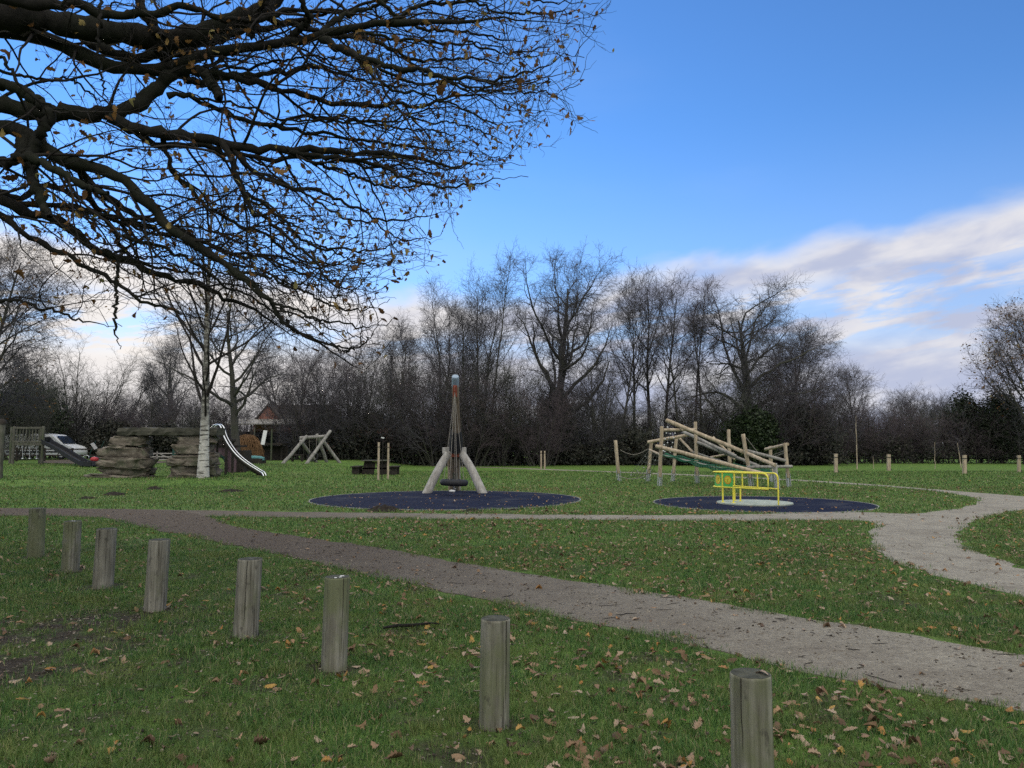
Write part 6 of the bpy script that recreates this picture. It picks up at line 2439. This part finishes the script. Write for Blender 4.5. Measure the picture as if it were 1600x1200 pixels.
    t = thing('sand_box', 'dark wooden sand box with a crumpled turquoise cover right of the willow dome', 'sand box', o)
    mb = MB()
    for s in (-1, 1):
        mb.box((s * 0.62, 0, 0.14), (0.06, 0.9, 0.36), None, 0.008)
        mb.box((0, s * 0.47, 0.14), (1.30, 0.06, 0.36), None, 0.008)
    mb.build('box', M['dark_wood'], t)
    mb = MB()
    mb.ball((0, 0, 0.30), (1.1, 0.8, 0.34), 24, rng, 0.25, 0.8)
    mb.build('cover', M['teal'], t, True)
    # timber A-frame swing
    o = D(487, 49)
    t = thing('timber_swing', 'grey timber A-frame swing with crossed legs left of the picnic table', 'swing', o)

    def Lp(px, py, d):
        return P(px, py, d) - o
    for x0, y0, x1, dd0, dd1, top in ((478, 683, 443, 48.6, 47.4, 0), (471, 690, 495, 48.6, 50.4, 0), (515, 675, 480, 49.6, 47.4, 0), (503, 686, 531, 49.6, 50.2, 0), (496, 681, 511, 49.8, 51.0, 0)):
        u = Lp(x0, y0, dd0)
        f = D(x1, dd1) - o
        ax = (u - f).normalized()
        mb = MB()
        mb.log(f - ax * 0.15, u + ax * 0.12, 0.105, 0.10, 12, rng)
        mb.build('leg', M['log_grey'], t, True)
    mb = MB()
    mb.log(Lp(468, 684.5, 48.7), Lp(509, 681.5, 49.6), 0.11, 0.10, 12, rng)
    mb.build('top_beam', M['log_grey'], t, True)
    sc = Lp(489, 711, 49.2)
    mb = MB()
    Mx = Matrix.Rotation(R(70), 3, 'X')
    mb.torus(sc + Vector((0, 0, -0.1)), 0.30, 0.05, k1=24, k2=8, M=Mx)
    mb.build('basket_seat', M['black'], t, True)
    for s in (-1, 1):
        mb = MB()
        mb.tube([sc + Vector((s * 0.22, 0, 0.1)), Lp(489, 684, 49.2) + Vector((s * 0.22, 0, 0))], 0.012, 5)
        mb.build('rope', M['rope'], t)
    # dark low bench by the swing
    o = D(465, 52.5)
    t = thing('low_bench', 'dark low bench half hidden behind the legs of the timber swing', 'bench', o)
    mb = MB()
    mb.box((0, 0, 0.44), (0.8, 0.4, 0.08), None, 0.01)
    mb.build('seat', M['dark_wood'], t)
    for s in (-1, 1):
        mb = MB()
        mb.box((s * 0.32, 0, 0.18), (0.09, 0.36, 0.44), None, 0.01)
        mb.build('leg', M['dark_wood'], t)
    # picnic table
    o = D(588, 40.5)
    t = thing('picnic_table', 'dark timber picnic table with a bench at each side, behind the staked sapling', 'picnic table', o)
    z = 0.74
    mb = MB()
    for k in range(5):
        mb.box((0, -0.34 + k * 0.17, z), (m_(43, 40.5), 0.155, 0.045), None, 0.006)
    mb.build('table_top', M['old_wood'], t)
    for s in (-1, 1):
        mb = MB()
        for k in (-1, 1):
            mb.box((s * 0.98, 0.0 + k * 0.35, 0.43), (0.46, 0.62, 0.06), None, 0.006)
        mb.build('bench_seat', M['dark_wood'], t)
        for k in (-0.45, 0.45):
            mb = MB()
            mb.box((s * 0.98, k, 0.18), (0.36, 0.10, 0.46), None, 0.006)
            mb.build('bench_leg', M['dark_wood'], t)
        mb = MB()
        mb.bar((s * 0.45, 0, -0.1), (s * 0.30, 0, z - 0.03), 0.6, 0.10)
        mb.build('table_leg', M['dark_wood'], t)
    mb = MB()
    mb.bar((-1.0, 0, 0.33), (1.0, 0, 0.33), 0.10, 0.08)
    mb.build('stretcher', M['dark_wood'], t)
    # brick house
    o = D(425, 80)
    t = thing('brick_house', 'red brick house with a small gable behind the trees left of centre', 'house', (o.x, 80, 0.3))
    o = Vector((o.x, 80, 0.3))
    ze = P(420, 661, 80).z - o.z
    zp = P(420, 634, 80).z - o.z
    x0, x1 = P(392, 700, 80).x - o.x, P(520, 700, 80).x - o.x
    mb = MB()
    mb.box(((x0 + x1) / 2, 4.0, ze / 2), (x1 - x0, 7.0, ze))
    wl = mb.build('wall', M['brick'], t)
    g0, g1 = P(400, 700, 80).x - o.x, P(441, 700, 80).x - o.x
    gm = (g0 + g1) / 2
    mb = MB()
    mb.prism([(g0, 0, 0), (g1, 0, 0), (g1, 0, ze), (gm, 0, zp), (g0, 0, ze)], (0, -0.6, 0), (0, 0.6, 0))
    gb = mb.build('gable_wall', M['brick'], t)
    mb = MB()
    zr = zp + 0.3
    xl, xr = x0 - 0.4, x1 + 0.4
    mb.add([(xl, 0.1, ze), (xr, 0.1, ze), (xr - 1.5, 4.0, zr), (xl + 1.5, 4.0, zr), (xr, 7.9, ze), (xl, 7.9, ze)], [(0, 1, 2, 3), (4, 5, 3, 2)], [(1, 4, 2), (5, 0, 3)])
    for s, gx in ((-1, g0 - 0.25), (1, g1 + 0.25)):
        mb.prism([(gx, 0, ze - 0.10), (gm, 0, zp + 0.05), (gm, 0, zp + 0.22), (gx, 0, ze + 0.07)], (0, -0.8, 0), (0, 3.0, 0))
    mb.build('roof', M['roof'], t)
    mb = MB()
    wz = P(420, 657, 80).z - o.z
    mb.box((P(417, 700, 80).x - o.x, -0.62, wz), (m_(8, 80), 0.06, m_(4, 80)))
    mb.build('window', M['glass'], t)
    mb = MB()
    a, b = P(362, 700, 80).x - o.x, P(476, 700, 80).x - o.x
    zz = P(420, 664, 80).z - o.z
    mb.prism([(a, 0, zz + 0.10), (a, 0, zz), (b, 0, zz), (b, 0, zz + 0.10)], (0, -3.4, -0.05), (0, -0.62, 0.5))
    vr = mb.build('veranda_roof', M['log_grey'], t)
    mb = MB()
    for k in range(6):
        mb.box((a + (b - a) * (k + 0.2) / 5.4, -3.2, zz / 2 - 0.1), (0.14, 0.14, zz))
    mb.build('veranda_posts', M['dark_wood'], t)
    mb = MB()
    mb.box(((a + b) / 2, -0.66, zz / 2 - 0.3), (b - a - 0.4, 0.06, zz - 0.8))  # dark sheet along the wall below the veranda roof
    mb.build('dark_backing', M['glass'], t)
    o = D(588, 92)
    t = thing('brick_house', 'second brick house barely seen through the thicket behind the picnic table', 'house', o)
    mb = MB()
    mb.box((0, 0, 1.6), (4.2, 6, 3.4))
    mb.build('wall', M['brick'], t)
    mb = MB()
    mb.prism([(-2.5, 0, 3.2), (2.5, 0, 3.2), (0, 0, 5.0)], (0, -3.3, 0), (0, 3.3, 0))
    mb.build('roof', M['roof'], t)
    mb = MB()
    mb.box((0.6, -3.03, 1.9), (1.1, 0.05, 1.1))
    mb.build('window', M['glass'], t)


make_left_side()


# ------------------------------------------------------------------ stakes, saplings, fences on the field, molehills
def sapling(px, d, top, seed, name, label, stakes=(), w=0.022, mat='twig', hstake=1.0, group=None, bend=0.0, branches=True, b=None, stake_mat='stake', guard=False):
    rng = np.random.default_rng(seed)
    o = b or D(px, d)
    d = o.y
    h = P(px, top, d).z - o.z
    t = thing(name, label, 'young tree', o, 0, group)
    Pp = np.zeros((1, 9, 3))
    Pp[0, :, 2] = np.linspace(-0.1, h, 9)
    Pp[0, :, 0] = np.linspace(0, bend, 9) + rng.normal(0, 0.012, 9)
    root = (Pp, np.linspace(w, w * 0.35, 9)[None], np.array([h]))
    mb = MB().add(*tubes(root[0], root[1], 7))
    mb.build('trunk', M[mat], t, True)
    if branches:
        l1 = grow(root, dict(M=13, t=(0.45, 0.98), ang=(25, 55), len=h * 0.26, n=5, wig=0.12, up=0.06, rr=0.6, rmin=0.005), rng)
        l2 = grow(l1, dict(M=6, t=(0.2, 1), ang=(25, 50), len=h * 0.10, n=4, wig=0.15, up=0.04, rmin=0.004), rng)
        mb = MB()
        for q in (l1, l2):
            mb.add(*tubes(q[0], q[1], 3))
        mb.build('crown', M['twig_far'], t, True)
    return t


def stake(px, top, d, bpx=None, w=4.0, label='', mat='stake', base_row=None, tie=None, flat=False):
    o = G(bpx or px, base_row) if base_row else D(bpx or px, d)
    d = o.y
    h = P(px, top, d).z - o.z
    x = P(px, top, d).x - o.x
    t = thing('tree_stake', label, 'stake', o, 0, 'stakes beside young trees')
    mb = MB()
    r = m_(w, d) / 2
    if flat:
        mb.bar((0, 0, -0.1), (x, 0, h), r * 2, r * 1.7, 0.006)
    else:
        mb.log((0, 0, -0.1), (x, 0, h), r, r * 0.95, 12)
    mb.build('stake', M[mat], t, not flat)
    mb = MB()
    mb.torus((x * 0.86, 0, h * 0.88 if tie is None else tie * h), r * 1.15, r * 0.22, k1=16, k2=6)
    mb.build('tie', M['black'], t, True)
    return t


def make_field():
    sapling(597, 0, 610, 901, 'sapling', 'thin staked sapling in front of the picnic table', b=G(597, 751), w=0.022)
    stake(592, 691, 0, 591, 3.6, 'round pale stake left of the sapling in front of the picnic table', base_row=751)
    stake(607, 692, 0, 606, 3.4, 'round pale stake right of the sapling in front of the picnic table', base_row=749)
    tag_ = MB().box((0, 0, 0), (0.14, 0.02, 0.045), Matrix.Rotation(R(12), 3, 'Y')).build('plant_label', M['white'], None, False, P(598, 684, G(597, 751).y - 0.04))
    setp(tag_, 'small white tag tied to the staked sapling near the picnic table', 'tag')
    sapling(848, 50, 655, 902, 'sapling', 'thin sapling between two stakes at the foot of the tallest oak', w=0.018)
    stake(845.5, 704.5, 50, 845.5, 2.6, 'left one of two thin stakes under the tallest oak')
    stake(851, 704.5, 50, 851, 2.6, 'right one of two thin stakes under the tallest oak')
    # stakes on the open field to the right
    rows = [(1306, 709, 738.5, 4.6, 'pale stake with a black band standing right of the climbing frame', 1308.5),
            (1388.5, 710, 735.5, 4.8, 'broad orange brown stake in the middle of the open field', None),
            (1507, 711, 740.5, 5.0, 'broad brown stake beside the pale leaning sapling in the field', None),
            (1592, 711.5, 737.5, 4.2, 'brown stake near the right edge of the picture', None)]
    for i, (px, top, base, w, lab, extra) in enumerate(rows):
        stake(px, top, 0, None, w, lab, 'stake', base, 0.82, True)
        b = G(px + 2.2, base - 0.6)
        sapling(px + 1, 0, 640 + 12 * (i % 2), 910 + i, 'sapling', ('thin bare sapling tied to the stake right of the climbing frame', 'thin bare sapling tied to the stake in mid field', 'thin bare sapling tied to the stake by the leaning sapling', 'thin bare sapling tied to the stake near the right edge')[i], b=b, w=0.016)
        mb = MB()
        mb.tube([(0, 0, -0.02), (0, 0, 0.12)], [0.07, 0.05], 10)
        o = mb.build('root_guard', M['black'], None, True, G(px + 2.8, base - 0.2))
        setp(o, ('black guard at the foot of the sapling right of the climbing frame', 'black guard at the foot of the sapling in mid field', 'black guard at the foot of the sapling by the leaning one', 'black guard at the foot of the sapling at the right edge')[i], 'tree guard')
    for px, base, top, bend, lab, sd in ((1339, 733, 650, 0.05, 'pale straight young birch in front of the fan-shaped tree', 921), (1502, 731, 692, -0.18, 'pale leaning young birch left of the brown stake', 922), (1461, 732.5, 690, 0.05, 'tiny pale sapling in front of the hedge', 923), (1365, 732.5, 712, 0, 'short thin pale stick between the young birch and mid-field stake', 924)):
        sapling(px, 0, top, sd, 'sapling', lab, b=G(px, base), w=0.042 if sd < 923 else 0.022, mat='stake', bend=bend, branches=sd != 924)
    # rail fence along the hedge
    o = D(1440, 66.3)
    t = thing('rail_fence', 'long dark post and rail fence along the foot of the field hedge', 'fence', o)
    x0, x1 = P(1262, 700, 66.3).x - o.x, P(1700, 700, 66.3).x - o.x
    n = 14
    for k in range(n):
        x = x0 + (x1 - x0) * k / (n - 1)
        mb = MB()
        mb.box((x, 0, 0.5), (0.13, 0.12, 1.3), None, 0.01)
        mb.build('fence_post', M['dark_wood'], t)
    for z in (0.38, 0.72, 1.05):
        mb = MB()
        mb.bar((x0, -0.075, z), (x1, -0.075, z), 0.03, 0.10)
        mb.build('rail', M['dark_wood'], t)
    # board fence left of the climbing frame
    o = D(935, 61)
    t = thing('board_fence', 'mossy yellowish board fence behind the leaning post of the climbing frame', 'fence', o)
    x0, x1 = P(872, 700, 61).x - o.x, P(1030, 700, 61).x - o.x
    zt = P(900, 697, 61).z
    mb = MB()
    k = 0
    x = x0
    rng = np.random.default_rng(930)
    while x < x1:
        mb.box((x, rng.normal(0, 0.006), zt / 2), (0.148, 0.022, zt - 0.04 + rng.normal(0, 0.008)))
        x += 0.155
    mb.build('boards', M['fence_yellow'], t)
    mb = MB()
    mb.bar((x0 - 0.1, -0.0, zt + 0.03), (x1, 0, zt + 0.03), 0.09, 0.05)
    mb.build('coping', M['old_wood'], t)
    for q in range(4):
        mb = MB()
        mb.box((x0 + (x1 - x0) * q / 3, 0.09, zt / 2), (0.1, 0.12, zt + 0.12), None, 0.01)
        mb.build('fence_post', M['dark_wood'], t)
    # molehills
    hills = [(600, 798, 0.42, 0.13, 'fresh molehill at the near rim of the large rubber mat'),
             (736, 799, 0.26, 0.06, 'small flat molehill in front of the tyre swing mat, near the path'),
             (803, 797, 0.14, 0.04, 'tiny molehill at the right near rim of the large mat'),
             (178, 773.5, 0.33, 0.10, 'dark molehill in the grass below the left boulder stack'),
             (241, 764.5, 0.30, 0.10, 'dark molehill between the boulder stack and the birch'),
             (137, 779, 0.24, 0.06, 'smallest dark molehill left of the one below the boulders'),
             (360, 768, 0.45, 0.07, 'broad low molehill right of the birch foot')]
    for i, (px, py, r, h, lab) in enumerate(hills):
        rng = np.random.default_rng(950 + i)
        b = G(px, py)
        b.z = float(hgt(b.x, b.y))
        n = 30
        V, Q = [], []
        g = np.linspace(-1.25, 1.25, n)
        X, Y = np.meshgrid(g * r, g * r, indexing='ij')
        q = np.hypot(X, Y) / r
        Z = h * np.clip(1 - q ** 1.6, -0.35, 1) * (0.7 + 0.6 * fbm(X + i * 7, Y, 5 / r * 0.5)) + (fbm(X + i, Y + 3, 14) - 0.5) * 0.09 * (q < 1.1)
        V = np.stack([X, Y, Z], -1).reshape(-1, 3)
        ii, jj = np.meshgrid(np.arange(n - 1), np.arange(n - 1), indexing='ij')
        Q = np.stack([ii * n + jj, (ii + 1) * n + jj, (ii + 1) * n + jj + 1, ii * n + jj + 1], -1).reshape(-1, 4)
        o = link('molehill', mesh_np('molehill', V, Q, None, M['soil'], False), None, b)
        setp(o, lab, 'molehill', 'molehills on the lawn')
    # fallen stick and litter
    b = G(640, 985)
    b.z = 0.03
    o = MB().tube([(-0.22, -0.04, 0), (-0.1, -0.015, 0.012), (0.02, 0.03, 0.006), (0.16, 0.06, 0.016), (0.25, 0.07, 0.01)], [0.010, 0.015, 0.013, 0.010, 0.004], 7).build('fallen_stick', M['bark'], None, True, b)
    setp(o, 'short thick dark stick lying in the grass left of the second nearest bollard', 'stick')
    b = G(706, 770)
    V, Q = leaf_template(np.random.default_rng(4), 1.0)
    o = MB().ball((0, 0, 0.04), (0.22, 0.10, 0.09), 14, np.random.default_rng(5), 0.3).build('litter', M['white'], None, True, (b.x, b.y, 0.014))
    setp(o, 'crumpled white litter on the mat under the tyre', 'litter')


make_field()

# ------------------------------------------------------------------ the nearest fallen leaves, one by one
for _me, _p, _r, _s in LEAF_JOBS:
    o = link('fallen_leaf', _me)
    o.matrix_world = Matrix.Translation(Vector(_p)) @ Matrix(_r.tolist()).to_4x4() @ Matrix.Scale(float(_s), 4)
    setp(o, 'dry curled brown oak leaf lying in the grass among the bollards', 'leaf', 'fallen leaves on the near lawn')
